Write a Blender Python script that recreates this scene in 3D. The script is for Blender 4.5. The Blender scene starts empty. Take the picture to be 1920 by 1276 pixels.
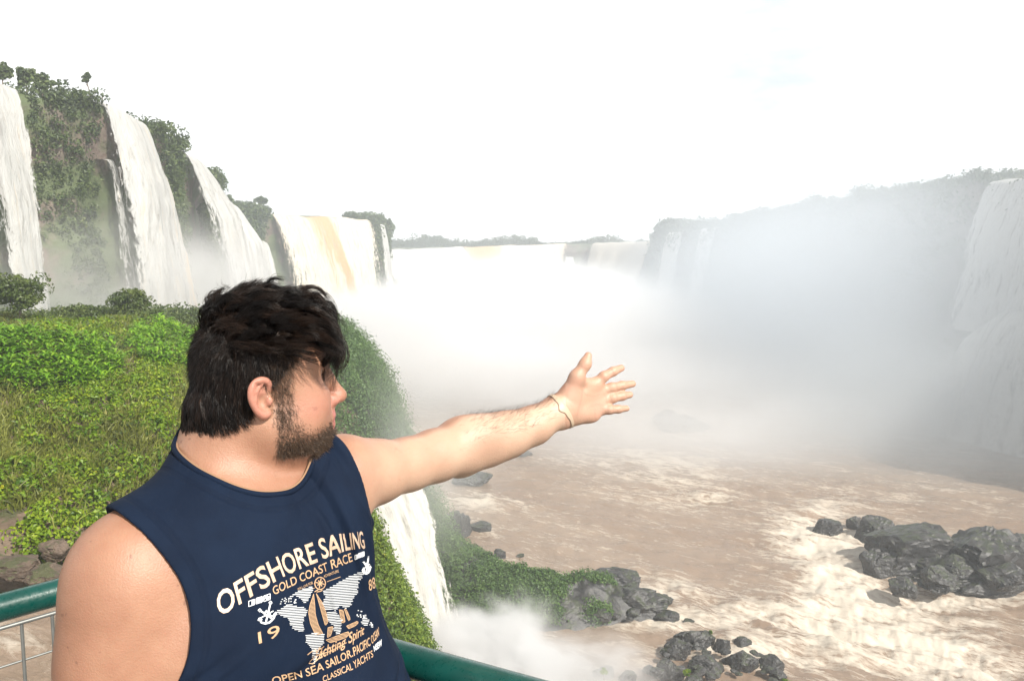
import bpy, math, random
import numpy as np
from mathutils import Vector, Matrix
from mathutils.bvhtree import BVHTree

S = bpy.context.scene
RAD = math.radians
# ------------------------------------------------------------------ camera, sky, sun, exposure
PITCH = RAD(5.72)
CAM = np.array([0.0, 0.0, 1.75])
FPX = 1478.0                       # focal length in pixels of the 1920 px wide photograph
cd = bpy.data.cameras.new('camera')
cam = bpy.data.objects.new('camera', cd)
S.collection.objects.link(cam)
cam.location = CAM
cam.rotation_euler = (math.pi / 2 - PITCH, 0, 0)
cd.sensor_width = 36.0
cd.lens = 36.0 * FPX / 1920.0
cd.clip_start = 0.02
cd.clip_end = 9000
S.camera = cam

SUN_EL, SUN_AZ = 42.0, 138.0       # azimuth clockwise from the view direction (+Y)
w = bpy.data.worlds.new('World')
S.world = w
w.use_nodes = True
nt = w.node_tree
nt.nodes.clear()
wo = nt.nodes.new('ShaderNodeOutputWorld')
bg = nt.nodes.new('ShaderNodeBackground')
bg.inputs['Strength'].default_value = 0.085
tc = nt.nodes.new('ShaderNodeTexCoord')
sky = nt.nodes.new('ShaderNodeTexSky')
sky.sky_type = 'NISHITA'
sky.sun_disc = False
sky.sun_elevation = RAD(SUN_EL)
sky.sun_rotation = RAD(SUN_AZ)
sky.air_density = 1.0
sky.dust_density = 2.5
mp = nt.nodes.new('ShaderNodeMapping')
mp.inputs['Scale'].default_value = (1.0, 1.0, 2.6)
mp.inputs['Location'].default_value = (0.35, 0.1, 0.0)
no = nt.nodes.new('ShaderNodeTexNoise')
no.inputs['Scale'].default_value = 2.1
no.inputs['Detail'].default_value = 7
no.inputs['Roughness'].default_value = 0.55
cr = nt.nodes.new('ShaderNodeMapRange')
cr.interpolation_type = 'SMOOTHSTEP'
cr.inputs['To Min'].default_value = 0.35
cr.inputs['From Min'].default_value = 0.26
cr.inputs['From Max'].default_value = 0.52
mx = nt.nodes.new('ShaderNodeMix')
mx.data_type = 'RGBA'
zn = nt.nodes.new('ShaderNodeSeparateXYZ')
nt.links.new(tc.outputs['Generated'], zn.inputs[0])
zr = nt.nodes.new('ShaderNodeMapRange')
zr.interpolation_type = 'SMOOTHSTEP'
for k_, v_ in (('From Min', 0.30), ('From Max', 0.80), ('To Min', 11.0), ('To Max', 3.0)):
    zr.inputs[k_].default_value = v_
nt.links.new(zn.outputs['Z'], zr.inputs['Value'])
nt.links.new(zr.outputs['Result'], mx.inputs['B'])
nt.links.new(tc.outputs['Generated'], mp.inputs['Vector'])
nt.links.new(mp.outputs['Vector'], no.inputs['Vector'])
nt.links.new(no.outputs['Fac'], cr.inputs['Value'])
nt.links.new(cr.outputs['Result'], mx.inputs['Factor'])
nt.links.new(sky.outputs['Color'], mx.inputs['A'])
nt.links.new(mx.outputs['Result'], bg.inputs['Color'])
nt.links.new(bg.outputs['Background'], wo.inputs['Surface'])

sd = bpy.data.lights.new('sun', 'SUN')
sd.energy = 4.9
sd.angle = RAD(0.6)
sd.color = (1.0, 0.95, 0.86)
sun = bpy.data.objects.new('sun', sd)
S.collection.objects.link(sun)
sdir = Vector((math.cos(RAD(SUN_EL)) * math.sin(RAD(SUN_AZ)), math.cos(RAD(SUN_EL)) * math.cos(RAD(SUN_AZ)), math.sin(RAD(SUN_EL))))
sun.rotation_euler = sdir.to_track_quat('Z', 'Y').to_euler()

S.view_settings.view_transform = 'Standard'
S.view_settings.look = 'None'
S.view_settings.exposure = 0.72
S.view_settings.gamma = 1.0
S.render.engine = 'CYCLES'
S.cycles.use_denoising = True
S.cycles.max_bounces = 6
S.cycles.diffuse_bounces = 2
S.cycles.glossy_bounces = 2
S.cycles.transmission_bounces = 2
S.cycles.transparent_max_bounces = 16
S.cycles.volume_bounces = 3
S.cycles.volume_step_rate = 1.0
S.cycles.volume_max_steps = 128
S.cycles.sample_clamp_indirect = 4.0

rng = np.random.default_rng(7)
random.seed(7)

# ------------------------------------------------------------------ geometry helpers
CP, SP = math.cos(PITCH), math.sin(PITCH)


def ray(px, py):
    x, y = (px - 960.0) / FPX, (638.0 - py) / FPX
    return np.array([x, CP + y * SP, -SP + y * CP])


def P(px, py, d):
    "the world point seen at a pixel of the photograph, d metres along the view axis"
    return CAM + d * ray(px, py)


def PZ(px, py, z):
    r = ray(px, py)
    return CAM + r * ((z - CAM[2]) / r[2])


def PY(px, py, y):
    r = ray(px, py)
    return CAM + r * (y / r[1])


def proj(p):
    q = np.asarray(p, float) - CAM
    d = q[..., 1] * CP - q[..., 2] * SP
    u = q[..., 1] * SP + q[..., 2] * CP
    d = np.where(np.abs(d) < 1e-6, 1e-6, d)
    return 960 + FPX * q[..., 0] / d, 638 - FPX * u / d, d


def _hash(ix, iy, iz, seed):
    h = (ix.astype(np.int64) * 374761393 + iy.astype(np.int64) * 668265263 + iz.astype(np.int64) * 2147483647 + seed * 974711) & 0xFFFFFFFF
    h = ((h ^ (h >> 13)) * 1274126177) & 0xFFFFFFFF
    h = ((h ^ (h >> 16)) * 2246822519) & 0xFFFFFFFF
    return ((h ^ (h >> 15)) & 0xFFFFFF) / float(0xFFFFFF)


def vnoise(p, seed=0):
    p = np.asarray(p, float)
    i = np.floor(p)
    f = p - i
    u = f * f * f * (f * (f * 6 - 15) + 10)
    i = i.astype(np.int64)
    r = 0
    for dx in (0, 1):
        wx = u[..., 0] if dx else 1 - u[..., 0]
        for dy in (0, 1):
            wy = u[..., 1] if dy else 1 - u[..., 1]
            for dz in (0, 1):
                wz = u[..., 2] if dz else 1 - u[..., 2]
                r = r + wx * wy * wz * _hash(i[..., 0] + dx, i[..., 1] + dy, i[..., 2] + dz, seed)
    return r * 2 - 1


def fbm(p, octaves=4, seed=0, gain=0.5):
    p = np.asarray(p, float)
    a, s, r = 1.0, 0.0, 0.0
    for o in range(octaves):
        r = r + a * vnoise(p * (2.03 ** o) + o * 17.3, seed + o)
        s += a
        a *= gain
    return r / s


def sstep(a, b, x):
    t = np.clip((x - a) / (b - a), 0, 1)
    return t * t * (3 - 2 * t)


def nrm(v):
    v = np.asarray(v, float)
    return v / np.maximum(np.linalg.norm(v, axis=-1, keepdims=True), 1e-12)


def mk(name, v, f, mat=None, parent=None, smooth=True, attrs=None, uv=None):
    "one mesh object out of numpy arrays; f is an (n,3) or (n,4) index array"
    v = np.asarray(v, np.float32)
    f = np.asarray(f, np.int32)
    me = bpy.data.meshes.new(name)
    k = f.shape[1]
    me.vertices.add(len(v))
    me.vertices.foreach_set('co', v.ravel())
    me.loops.add(f.size)
    me.loops.foreach_set('vertex_index', f.ravel())
    me.polygons.add(len(f))
    me.polygons.foreach_set('loop_start', np.arange(0, f.size, k, dtype=np.int32))
    me.polygons.foreach_set('loop_total', np.full(len(f), k, np.int32))
    me.polygons.foreach_set('use_smooth', np.full(len(f), smooth, bool))
    me.update(calc_edges=True)
    for an, arr in (attrs or {}).items():
        arr = np.asarray(arr, np.float32)
        if arr.ndim == 1:
            a = me.attributes.new(an, 'FLOAT', 'POINT')
            a.data.foreach_set('value', arr)
        else:
            a = me.attributes.new(an, 'FLOAT_COLOR', 'POINT')
            a.data.foreach_set('color', np.c_[arr, np.ones(len(arr))].astype(np.float32).ravel())
    if uv is not None:
        ul = me.uv_layers.new(name='UVMap')
        ul.data.foreach_set('uv', np.asarray(uv, np.float32)[f.ravel()].ravel())
    me.validate()
    o = bpy.data.objects.new(name, me)
    S.collection.objects.link(o)
    if mat:
        me.materials.append(mat)
    if parent:
        o.parent = parent
    return o


def tag(o, label=None, cat=None, group=None, kind=None):
    for k, val in (('label', label), ('category', cat), ('group', group), ('kind', kind)):
        if val:
            o[k] = val
    return o


def empty(name, loc=(0, 0, 0)):
    o = bpy.data.objects.new(name, None)
    S.collection.objects.link(o)
    o.location = loc
    bpy.context.view_layer.update()
    return o


def child(o, parent):
    "parents o to a thing while its mesh keeps its world coordinates"
    o.parent = parent
    o.matrix_parent_inverse = Matrix.Translation(parent.location).inverted()
    return o


def grid_faces(nu, nv):
    i = np.arange(nu - 1)[:, None] * nv + np.arange(nv - 1)[None]
    i = i.ravel()
    return np.stack([i, i + nv, i + nv + 1, i + 1], 1)


def tube(path, r, n=10, closed=False, cap=True):
    "verts, faces of a tube along a polyline; r scalar or per point"
    p = np.asarray(path, float)
    m = len(p)
    r = np.broadcast_to(np.asarray(r, float), (m,))
    if closed:
        t = nrm(np.roll(p, -1, 0) - np.roll(p, 1, 0))
    else:
        t = nrm(np.gradient(p, axis=0))
    a = np.array([0, 0, 1.0]) if abs(t[0][2]) < 0.9 else np.array([1.0, 0, 0])
    nn = []
    n0 = nrm(np.cross(t[0], a))
    for i in range(m):
        n0 = nrm(n0 - t[i] * np.dot(n0, t[i]))
        nn.append(n0)
    nn = np.array(nn)
    b = np.cross(t, nn)
    ang = np.linspace(0, 2 * np.pi, n, endpoint=False)
    v = p[:, None] + r[:, None, None] * (np.cos(ang)[None, :, None] * nn[:, None] + np.sin(ang)[None, :, None] * b[:, None])
    f = []
    rows = m if closed else m - 1
    i = np.arange(rows)[:, None]
    j = np.arange(n)[None]
    i2 = (i + 1) % m
    j2 = (j + 1) % n
    f = np.stack([i * n + j, i2 * n + j, i2 * n + j2, i * n + j2], -1).reshape(-1, 4)
    v = v.reshape(-1, 3)
    if cap and not closed:
        v = np.r_[v, [p[0]], [p[-1]]]
        c0, c1 = m * n, m * n + 1
        jj = np.arange(n)
        f = np.r_[f, np.stack([np.full(n, c0), (jj + 1) % n, jj, jj], 1), np.stack([np.full(n, c1), (m - 1) * n + jj, (m - 1) * n + (jj + 1) % n, (m - 1) * n + (jj + 1) % n], 1)]
    return v, f


def join(parts):
    vs, fs, o = [], [], 0
    for v, f in parts:
        vs.append(v)
        fs.append(np.asarray(f) + o)
        o += len(v)
    return np.concatenate(vs), np.concatenate(fs)


def quads_fix(f):
    return f


# ------------------------------------------------------------------ material helpers
class N:
    "thin wrapper to write node trees"

    def __init__(self, name):
        self.m = bpy.data.materials.new(name)
        self.m.use_nodes = True
        self.t = self.m.node_tree
        self.t.nodes.clear()
        self.out = self.t.nodes.new('ShaderNodeOutputMaterial')

    def n(self, typ, props=None, **ins):
        nd = self.t.nodes.new(typ)
        for k, v in (props or {}).items():
            setattr(nd, k, v)
        for k, v in ins.items():
            k = k.replace('_', ' ')
            self.set(nd, k, v)
        return nd

    def set(self, nd, k, v):
        s = nd.inputs[int(k[1:])] if (k[0] == 'i' and k[1:].isdigit()) else nd.inputs[k]
        if isinstance(v, bpy.types.NodeSocket):
            self.t.links.new(v, s)
        elif isinstance(v, (tuple, list)) and len(v) == 3 and s.type == 'RGBA':
            s.default_value = (*v, 1)
        else:
            s.default_value = v

    def noise(self, vec, scale, detail=4, rough=0.55, dist=0.0):
        return self.n('ShaderNodeTexNoise', Vector=vec, Scale=scale, Detail=detail, Roughness=rough, Distortion=dist).outputs['Fac']

    def ramp(self, fac, lo, hi, a=0.0, b=1.0):
        nd = self.n('ShaderNodeMapRange', {'interpolation_type': 'SMOOTHSTEP'}, i0=fac, i1=lo, i2=hi, i3=a, i4=b)
        return nd.outputs[0]

    def mix(self, fac, a, b):
        nd = self.n('ShaderNodeMix', {'data_type': 'RGBA'})
        self.set(nd, 'Factor', fac)
        for nm, v in (('A', a), ('B', b)):
            s = [x for x in nd.inputs if x.name == nm and x.type == 'RGBA'][0]
            if isinstance(v, bpy.types.NodeSocket):
                self.t.links.new(v, s)
            else:
                s.default_value = (*v, 1)
        return [x for x in nd.outputs if x.type == 'RGBA'][0]

    def math(self, op, a, b=0.0, c=None):
        nd = self.n('ShaderNodeMath', {'operation': op}, i0=a, i1=b)
        if c is not None:
            self.set(nd, 'i2', c)
        return nd.outputs[0]

    def attr(self, name):
        return self.n('ShaderNodeAttribute', {'attribute_name': name})

    def pos(self):
        return self.n('ShaderNodeNewGeometry').outputs['Position']

    def scaled(self, vec, s):
        return self.n('ShaderNodeMapping', Vector=vec, Scale=s).outputs[0]

    def bump(self, h, strength, dist=0.02):
        return self.n('ShaderNodeBump', Height=h, Strength=strength, Distance=dist).outputs[0]

    def bsdf(self, color, rough=0.6, normal=None, **kw):
        b = self.n('ShaderNodeBsdfPrincipled', Base_Color=color, Roughness=rough)
        if normal is not None:
            self.set(b, 'Normal', normal)
        for k, v in kw.items():
            self.set(b, k.replace('_', ' '), v)
        return b.outputs[0]

    def done(self, shader):
        self.t.links.new(shader, self.out.inputs['Surface'])
        return self.m


def foliage_mat(name, c_dark, c_mid, c_light, yellow=(0.16, 0.17, 0.02), transl=0.3):
    m = N(name)
    t = m.attr('tint').outputs['Fac']
    n1 = m.noise(m.pos(), 0.35, 3)
    f = m.math('ADD', t, m.math('MULTIPLY', m.math('SUBTRACT', n1, 0.5), 0.9))
    c = m.mix(m.ramp(f, 0.05, 0.5), c_dark, c_mid)
    c = m.mix(m.ramp(f, 0.5, 0.95), c, c_light)
    c = m.mix(m.ramp(t, 0.93, 0.99, 0, 0.8), c, yellow)
    b = m.bsdf(c, 0.45, Specular_IOR_Level=0.35)
    tr = m.n('ShaderNodeBsdfTranslucent', Color=c).outputs[0]
    mixs = m.n('ShaderNodeMixShader', i0=transl, i1=b, i2=tr)
    return m.done(mixs.outputs[0])


def leaves(cent, norm, size, aspect=0.55, jitter=0.9, droop=0.0, rg=rng, fold=0.25):
    "rhombic leaves, 4 verts each (folded along the midrib), facing roughly along norm"
    n = len(cent)
    size = np.broadcast_to(size, (n,))
    nn = nrm(norm + jitter * rg.normal(size=(n, 3)))
    d = nrm(np.cross(nn, rg.normal(size=(n, 3))))
    d[:, 2] -= droop
    d = nrm(d)
    s = nrm(np.cross(d, nn))
    L = size[:, None]
    W = L * aspect * 0.5
    lift = nn * (W * fold * 2)
    v = np.stack([cent - d * L * 0.5, cent + s * W + lift - d * L * 0.08, cent + d * L * 0.5, cent - s * W + lift - d * L * 0.08], 1).reshape(-1, 3)
    i = np.arange(n) * 4
    f = np.concatenate([np.stack([i, i + 1, i + 2], 1), np.stack([i, i + 2, i + 3], 1)])
    return v, f


def clumps(cent, rad, per, size, squash=0.8, up=0.25, jitter=0.7, rg=rng, aspect=0.55, droop=0.0):
    "leaf clumps: leaves through the outer shell of each small ball; returns verts, faces, tint"
    cent = np.asarray(cent, float)
    n = len(cent)
    rad = np.broadcast_to(rad, (n,))
    size = np.broadcast_to(size, (n,))
    base = rg.random(n)
    c = np.repeat(cent, per, 0)
    r = np.repeat(rad, per)
    d = nrm(rg.normal(size=(n * per, 3)) + [0, 0, up])
    rr = r * (0.55 + 0.55 * rg.random(n * per) ** 0.6)
    p = c + d * rr[:, None] * [1, 1, squash]
    v, f = leaves(p, d + [0, 0, 0.35], np.repeat(size, per) * (0.7 + 0.6 * rg.random(n * per)), aspect, jitter, droop, rg)
    t = np.clip(0.55 * np.repeat(base, per) + 0.45 * rg.random(n * per), 0, 1)
    return v, f, np.repeat(t, 4)
# ================================================================== THE LAND
WATER_Z = -23.0


def resample(pts, step):
    pts = np.asarray(pts, float)
    seg = np.linalg.norm(np.diff(pts[:, :2], axis=0), axis=1)
    s = np.r_[0, np.cumsum(seg)]
    n = max(3, int(s[-1] / step) + 1)
    t = np.linspace(0, s[-1], n)
    return np.stack([np.interp(t, s, pts[:, k]) for k in range(3)], 1)


def smooth_line(p, it=4):
    p = p.copy()
    for _ in range(it):
        p[1:-1] = 0.25 * p[:-2] + 0.5 * p[1:-1] + 0.25 * p[2:]
    return p


def outward(line):
    t = np.gradient(line[:, :2], axis=0)
    t = nrm(t)
    return np.c_[t[:, 1], -t[:, 0], np.zeros(len(t))]


# ---- rock material
def rock_mat(name, a, b, moss, moss_amt=0.5, scale=0.25, bumpd=0.25, rough=0.75):
    m = N(name)
    p = m.pos()
    n1 = m.noise(m.scaled(p, (1, 1, 2.2)), scale, 6, 0.62)
    n2 = m.noise(p, scale * 6, 5, 0.65)
    c = m.mix(m.ramp(n1, 0.35, 0.65), a, b)
    c = m.mix(m.ramp(n2, 0.4, 0.7, 0, 0.5), c, tuple(x * 0.45 for x in a))
    n3 = m.noise(p, scale * 1.7, 5, 0.6)
    up = m.n('ShaderNodeSeparateXYZ', Vector=m.n('ShaderNodeNewGeometry').outputs['Normal']).outputs['Z']
    mo = m.math('ADD', n3, m.math('MULTIPLY', up, 0.22))
    c = m.mix(m.ramp(mo, 0.62 - moss_amt * 0.3, 0.72 - moss_amt * 0.2, 0, 0.9), c, moss)
    nb = m.bump(m.math('ADD', n1, m.math('MULTIPLY', n2, 0.5)), 0.7, bumpd)
    return m.done(m.bsdf(c, rough, nb))


M_CLIFF = rock_mat('cliff_rock', (0.11, 0.08, 0.065), (0.19, 0.145, 0.12), (0.07, 0.10, 0.035), 0.85, 0.16, 0.5)
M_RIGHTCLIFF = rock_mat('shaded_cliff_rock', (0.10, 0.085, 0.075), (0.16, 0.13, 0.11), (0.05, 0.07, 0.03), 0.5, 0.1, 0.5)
M_BOULDER = rock_mat('wet_basalt', (0.022, 0.022, 0.023), (0.052, 0.050, 0.049), (0.035, 0.042, 0.022), -0.15, 0.9, 0.15, 0.42)
M_SOIL = rock_mat('bench_soil', (0.10, 0.070, 0.047), (0.16, 0.115, 0.08), (0.05, 0.055, 0.02), -0.25, 0.9, 0.15)
M_MIDSOIL = rock_mat('bluff_soil', (0.07, 0.06, 0.05), (0.11, 0.09, 0.07), (0.04, 0.06, 0.025), 0.45, 0.7, 0.2)


def cliff(name, lip, zbase, lean, step, rows, amp, seed, back, mat, rise=0.0, undercut=0.0):
    line = smooth_line(resample(lip, step), 3)
    o = outward(line)
    n = len(line)
    sk = np.arange(n) * step
    # rough lip
    line = line + o * (1.6 * amp * fbm(np.c_[sk * 0.09, sk * 0, sk * 0], 3, seed)[:, None])
    line[:, 2] += 0.5 * amp * fbm(np.c_[sk * 0.2, sk * 0 + 9, sk * 0], 3, seed)
    V = []
    nb = 14
    for k in range(nb, 0, -1):                           # plateau behind the lip
        b = back * (k / nb) ** 1.6
        q = line - o * b
        q[:, 2] += rise * (1 - math.exp(-b / 8.0)) + 0.4 * amp * fbm(q * [0.12, 0.12, 0], 3, seed + 5)
        V.append(q)
    for r in range(rows + 1):
        t = r / rows
        q = line.copy()
        q[:, 2] = line[:, 2] + (zbase - line[:, 2]) * t
        ledge = fbm(np.c_[sk * 0.03, q[:, 2] * 0.42, sk * 0], 3, seed + 11)
        bulk = fbm(np.c_[sk * 0.10, q[:, 2] * 0.10, sk * 0 + 3], 4, seed + 21)
        col = fbm(np.c_[sk * 0.5, q[:, 2] * 0.06, sk * 0 + 7], 3, seed + 31)
        w = min(1, t * 8)
        q += o * (lean * t ** 1.3 + w * amp * (1.0 * ledge + 1.5 * bulk + 0.5 * col) - undercut * math.sin(min(1, t * 2.2) * math.pi) * 1.0)[:, None]
        V.append(q)
    V = np.stack(V, 1)                                    # (n, rows, 3)
    f = grid_faces(n, V.shape[1])
    ob = mk(name, V.reshape(-1, 3), f, mat)
    tag(ob, kind='structure')
    return ob, line, o, V[:, nb:]


LEFT_LIP = [P(*a) for a in [(-1500, -160, 34), (-850, -70, 38), (-420, 20, 44), (-200, 90, 50), (-60, 135, 54), (0, 168, 57), (100, 188, 60), (190, 199, 63), (262, 228, 68), (315, 268, 78), (360, 312, 100),
                            (400, 356, 128), (440, 394, 165), (470, 399, 186), (505, 402, 203), (600, 408, 222), (690, 413, 236), (724, 424, 262), (727, 432, 285)]]
left_cliff, L_line, L_out, L_face = cliff('cliff', LEFT_LIP, WATER_Z - 2, 2.0, 1.2, 44, 1.0, 3, 60, M_CLIFF, 1.2, 1.2)
FAR_LIP = [P(*a) for a in [(640, 480, 300), (700, 473, 318), (760, 468, 350), (800, 466, 385), (870, 464, 425), (950, 461, 442), (1050, 458, 452), (1110, 456, 452), (1180, 455, 420), (1236, 452, 385), (1246, 442, 330)]]
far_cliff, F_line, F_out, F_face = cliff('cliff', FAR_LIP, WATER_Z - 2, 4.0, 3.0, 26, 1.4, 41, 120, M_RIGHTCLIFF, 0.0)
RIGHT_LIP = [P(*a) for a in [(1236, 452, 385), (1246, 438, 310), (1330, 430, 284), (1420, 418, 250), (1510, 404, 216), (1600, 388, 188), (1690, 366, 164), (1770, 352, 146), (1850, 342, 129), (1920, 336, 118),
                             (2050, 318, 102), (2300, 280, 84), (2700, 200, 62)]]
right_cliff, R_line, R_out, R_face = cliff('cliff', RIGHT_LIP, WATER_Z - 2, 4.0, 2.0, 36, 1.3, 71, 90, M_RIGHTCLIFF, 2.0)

# ---- the bench with the green hillside, the bluff and the drop to the river
ZB_Y = [2, 8, 11, 12.6, 14, 17.5, 22, 27, 34, 60, 90, 130, 150]
ZB_Z = [-9, -7.5, -6.2, -4.9, -4.0, -2.7, -1.5, -1.0, -0.8, -2.4, -5.5, -14, -26]
XE_Y = [2, 14, 22, 28, 34, 40, 46, 51, 56, 60, 66, 75, 90, 110, 150]
XE_X = [-3.0, -5.0, -5.7, -5.8, -7.5, -11.2, -14.0, -14.0, -11.4, -10.3, -10.3, -12.6, -21, -34, -50]
DR_U = [-9, -4.5, -2, 0, 1.0, 2.8, 5.6, 7.5]
DR_Z = [0, 1.2, 3.2, 7.0, 10.0, 14.8, 22.5, 25]


def bench_z(x, y):
    zb = np.interp(y, ZB_Y, ZB_Z)
    xe = np.interp(y, XE_Y, XE_X)
    nz = fbm(np.stack([x * 0.11, y * 0.11, x * 0], -1), 4, 91)
    u = x - xe + 1.6 * fbm(np.stack([x * 0 + 4, y * 0.16, x * 0.1], -1), 3, 93)
    z = zb - np.interp(u, DR_U, DR_Z) + 0.9 * nz * sstep(10, 22, y) + 0.25 * fbm(np.stack([x * 0.6, y * 0.6, x * 0], -1), 3, 95)
    return np.maximum(z, WATER_Z - 1.5)


ys = np.concatenate([np.arange(1.5, 9, 0.75), np.arange(9, 40, 0.3), np.arange(40, 80, 0.5), np.arange(80, 152, 1.5)])
xs = np.concatenate([np.arange(-70, -24, 1.0), np.arange(-24, 4, 0.3)])
GX, GY = np.meshgrid(xs, ys, indexing='ij')
GZ = bench_z(GX, GY)
hill = mk('hillside', np.stack([GX, GY, GZ], -1).reshape(-1, 3), grid_faces(len(xs), len(ys))[:, ::-1], M_SOIL)
tag(hill, kind='structure')

# ---- spur of land reaching into the river below the bluff
spur_pts = np.array([PZ(760, 975, -19.0), PZ(830, 1010, -20.0), PZ(905, 1062, -20.6), PZ(985, 1082, -20.8), PZ(1055, 1092, -20.9), PZ(1130, 1092, -21.0), PZ(1200, 1112, -21.6), PZ(1262, 1160, -23.2)])
sp_line = smooth_line(resample(spur_pts, 0.2), 8)
sp_o = outward(sp_line)
prof = np.linspace(-1, 1, 61)
SV = []
for k, a in enumerate(prof):
    hw = np.interp(np.linspace(0, 1, len(sp_line)), [0, 0.25, 0.7, 1], [5.5, 4.2, 3.4, 1.0])
    q = sp_line + sp_o * (a * hw)[:, None]
    h = (sp_line[:, 2] - (WATER_Z - 0.8)) * (1 - abs(a) ** 1.7)
    q[:, 2] = WATER_Z - 0.8 + h + ((0.7 * fbm(q * 0.5, 4, 15) + 0.5 * fbm(q * 1.7, 3, 16)) * (1 - abs(a)))
    SV.append(q)
SV = np.stack(SV, 1)
spur = mk('river_spur', SV.reshape(-1, 3), grid_faces(*SV.shape[:2])[:, ::-1], M_BOULDER)
tag(spur, kind='structure')

# ---- plateau land out to the horizon behind everything
gv = np.array([[-4000, 470, 7.5], [4000, 470, 7.5], [4000, 6000, 7.5], [-4000, 6000, 7.5]])
M_FOREST_FLOOR = N('forest_floor')
M_FOREST_FLOOR = M_FOREST_FLOOR.done(M_FOREST_FLOOR.bsdf(M_FOREST_FLOOR.mix(M_FOREST_FLOOR.noise(M_FOREST_FLOOR.pos(), 0.02, 5), (0.03, 0.05, 0.02), (0.06, 0.09, 0.03)), 0.9))
tag(mk('ground', gv, np.array([[0, 1, 2, 3]]), M_FOREST_FLOOR), kind='structure')
bv = np.array([[-600, -300, WATER_Z - 4.0], [700, -300, WATER_Z - 4.0], [700, 620, WATER_Z - 4.0], [-600, 620, WATER_Z - 4.0]])
tag(mk('riverbed', bv, np.array([[0, 1, 2, 3]]), M_SOIL), kind='structure')

# ================================================================== THE RIVER
rows = [26.0]
while rows[-1] < 470:
    rows.append(rows[-1] * 1.0065 + 0.02)
rows = np.array(rows)
uu = np.linspace(-0.42, 0.95, 520)
RX = uu[:, None] * rows[None] * 1.0 + 2
RY = np.repeat(rows[None], len(uu), 0)
rp = np.stack([RX, RY, np.full_like(RX, WATER_Z)], -1)
ppx, ppy, _ = proj(rp)


def gb(cx, cy, sx, sy, rot=0.0):
    a, b = ppx - cx, ppy - cy
    c, s = math.cos(rot), math.sin(rot)
    return np.exp(-(((a * c + b * s) / sx) ** 2 + ((-a * s + b * c) / sy) ** 2))


foam = (0.95 * gb(1565, 1085, 62, 120) + 0.85 * gb(1500, 1000, 70, 46) + 0.75 * gb(1420, 1150, 190, 34, 0.10) + 0.85 * gb(1660, 1175, 130, 60, 0.5) + 0.8 * gb(1820, 1255, 150, 45, 0.3)
        + 0.6 * gb(1420, 1215, 190, 40, 0.15) + 0.75 * gb(910, 940, 80, 16) + 0.5 * gb(1280, 880, 120, 40) + 0.6 * gb(1700, 1060, 60, 40) + 0.5 * gb(1330, 935, 80, 20)
        + 0.7 * gb(1240, 1105, 60, 26) + 0.35 * gb(1750, 1150, 240, 120) + 0.9 * gb(900, 1245, 130, 60) + 0.35 * gb(1120, 860, 140, 24) + 0.3 * gb(1700, 940, 200, 20))
foam = np.clip(foam * 0.80 + 0.04 + 0.5 * gb(1640, 1014, 80, 16) + 0.5 * gb(1790, 1126, 190, 14) + 0.45 * gb(1335, 1250, 150, 34) + 0.5 * gb(1240, 1166, 70, 14) + 0.3 * gb(905, 1000, 40, 10) + 0.4 * gb(925, 1056, 40, 12), 0, 0.88)
flow = np.array([0.84, -0.54])
fx = RX * flow[0] + RY * flow[1]
fy = -RX * flow[1] + RY * flow[0]
q = np.stack([fx * 0.22, fy * 0.5, RX * 0], -1)
chop = fbm(q, 4, 201)
q2 = np.stack([fx * 0.8, fy * 1.3, RX * 0 + 2], -1)
fine = fbm(q2, 3, 203)
RZ = WATER_Z + (0.20 + 0.70 * foam) * chop + (0.11 + 0.26 * foam) * fine + 0.10 * foam * fbm(np.stack([fx * 2.2, fy * 3.0, RX * 0 + 8], -1), 3, 207)
RZ = RZ * 1.0
m = N('muddy_river_water')
p = m.pos()
fa = m.attr('foam').outputs['Fac']
rot = m.n('ShaderNodeMapping', Vector=p, Rotation=(0, 0, 0.57)).outputs[0]
st = m.scaled(rot, (0.30, 0.85, 0.3))
wv = m.n('ShaderNodeTexNoise', Vector=st, Scale=0.55, Detail=5, Roughness=0.6)
warp = m.n('ShaderNodeVectorMath', {'operation': 'ADD'}, i0=st, i1=m.n('ShaderNodeVectorMath', {'operation': 'SCALE'}, i0=wv.outputs['Color'], Scale=1.3).outputs[0]).outputs[0]
r1 = m.noise(warp, 0.85, 9, 0.70)
ridge = m.math('SUBTRACT', 1.0, m.math('MINIMUM', m.math('MULTIPLY', m.math('ABSOLUTE', m.math('SUBTRACT', r1, 0.5)), 9.0), 1.0))
r2 = m.noise(warp, 3.0, 8, 0.74)
r3 = m.noise(warp, 0.45, 6, 0.65)
ridge2 = m.math('SUBTRACT', 1.0, m.math('MINIMUM', m.math('MULTIPLY', m.math('ABSOLUTE', m.math('SUBTRACT', r3, 0.5)), 11.0), 1.0))
big = m.noise(st, 0.16, 4, 0.55)
ed_ = m.math('ADD', fa, m.math('MULTIPLY', m.math('SUBTRACT', big, 0.5), 0.7))
pat = m.math('ADD', m.math('MULTIPLY', ridge, 0.34), m.math('MULTIPLY', ridge2, 0.30))
pat = m.math('ADD', pat, m.math('MULTIPLY', m.math('SUBTRACT', r2, 0.5), 1.5))
pat = m.math('ADD', pat, m.math('MULTIPLY', m.math('SUBTRACT', r1, 0.5), 1.2))
fm = m.ramp(m.math('ADD', pat, m.math('MULTIPLY', ed_, 0.88)), 0.48, 1.18)
brown = m.mix(m.ramp(big, 0.3, 0.7), (0.222, 0.160, 0.116), (0.280, 0.213, 0.160))
brown = m.mix(m.ramp(r2, 0.3, 0.75, 0, 0.35), brown, (0.25, 0.165, 0.11))
col = m.mix(fm, brown, (0.56, 0.50, 0.42))
nb = m.bump(m.math('ADD', r1, m.math('MULTIPLY', r2, 0.7)), 0.55, 0.35)
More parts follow.
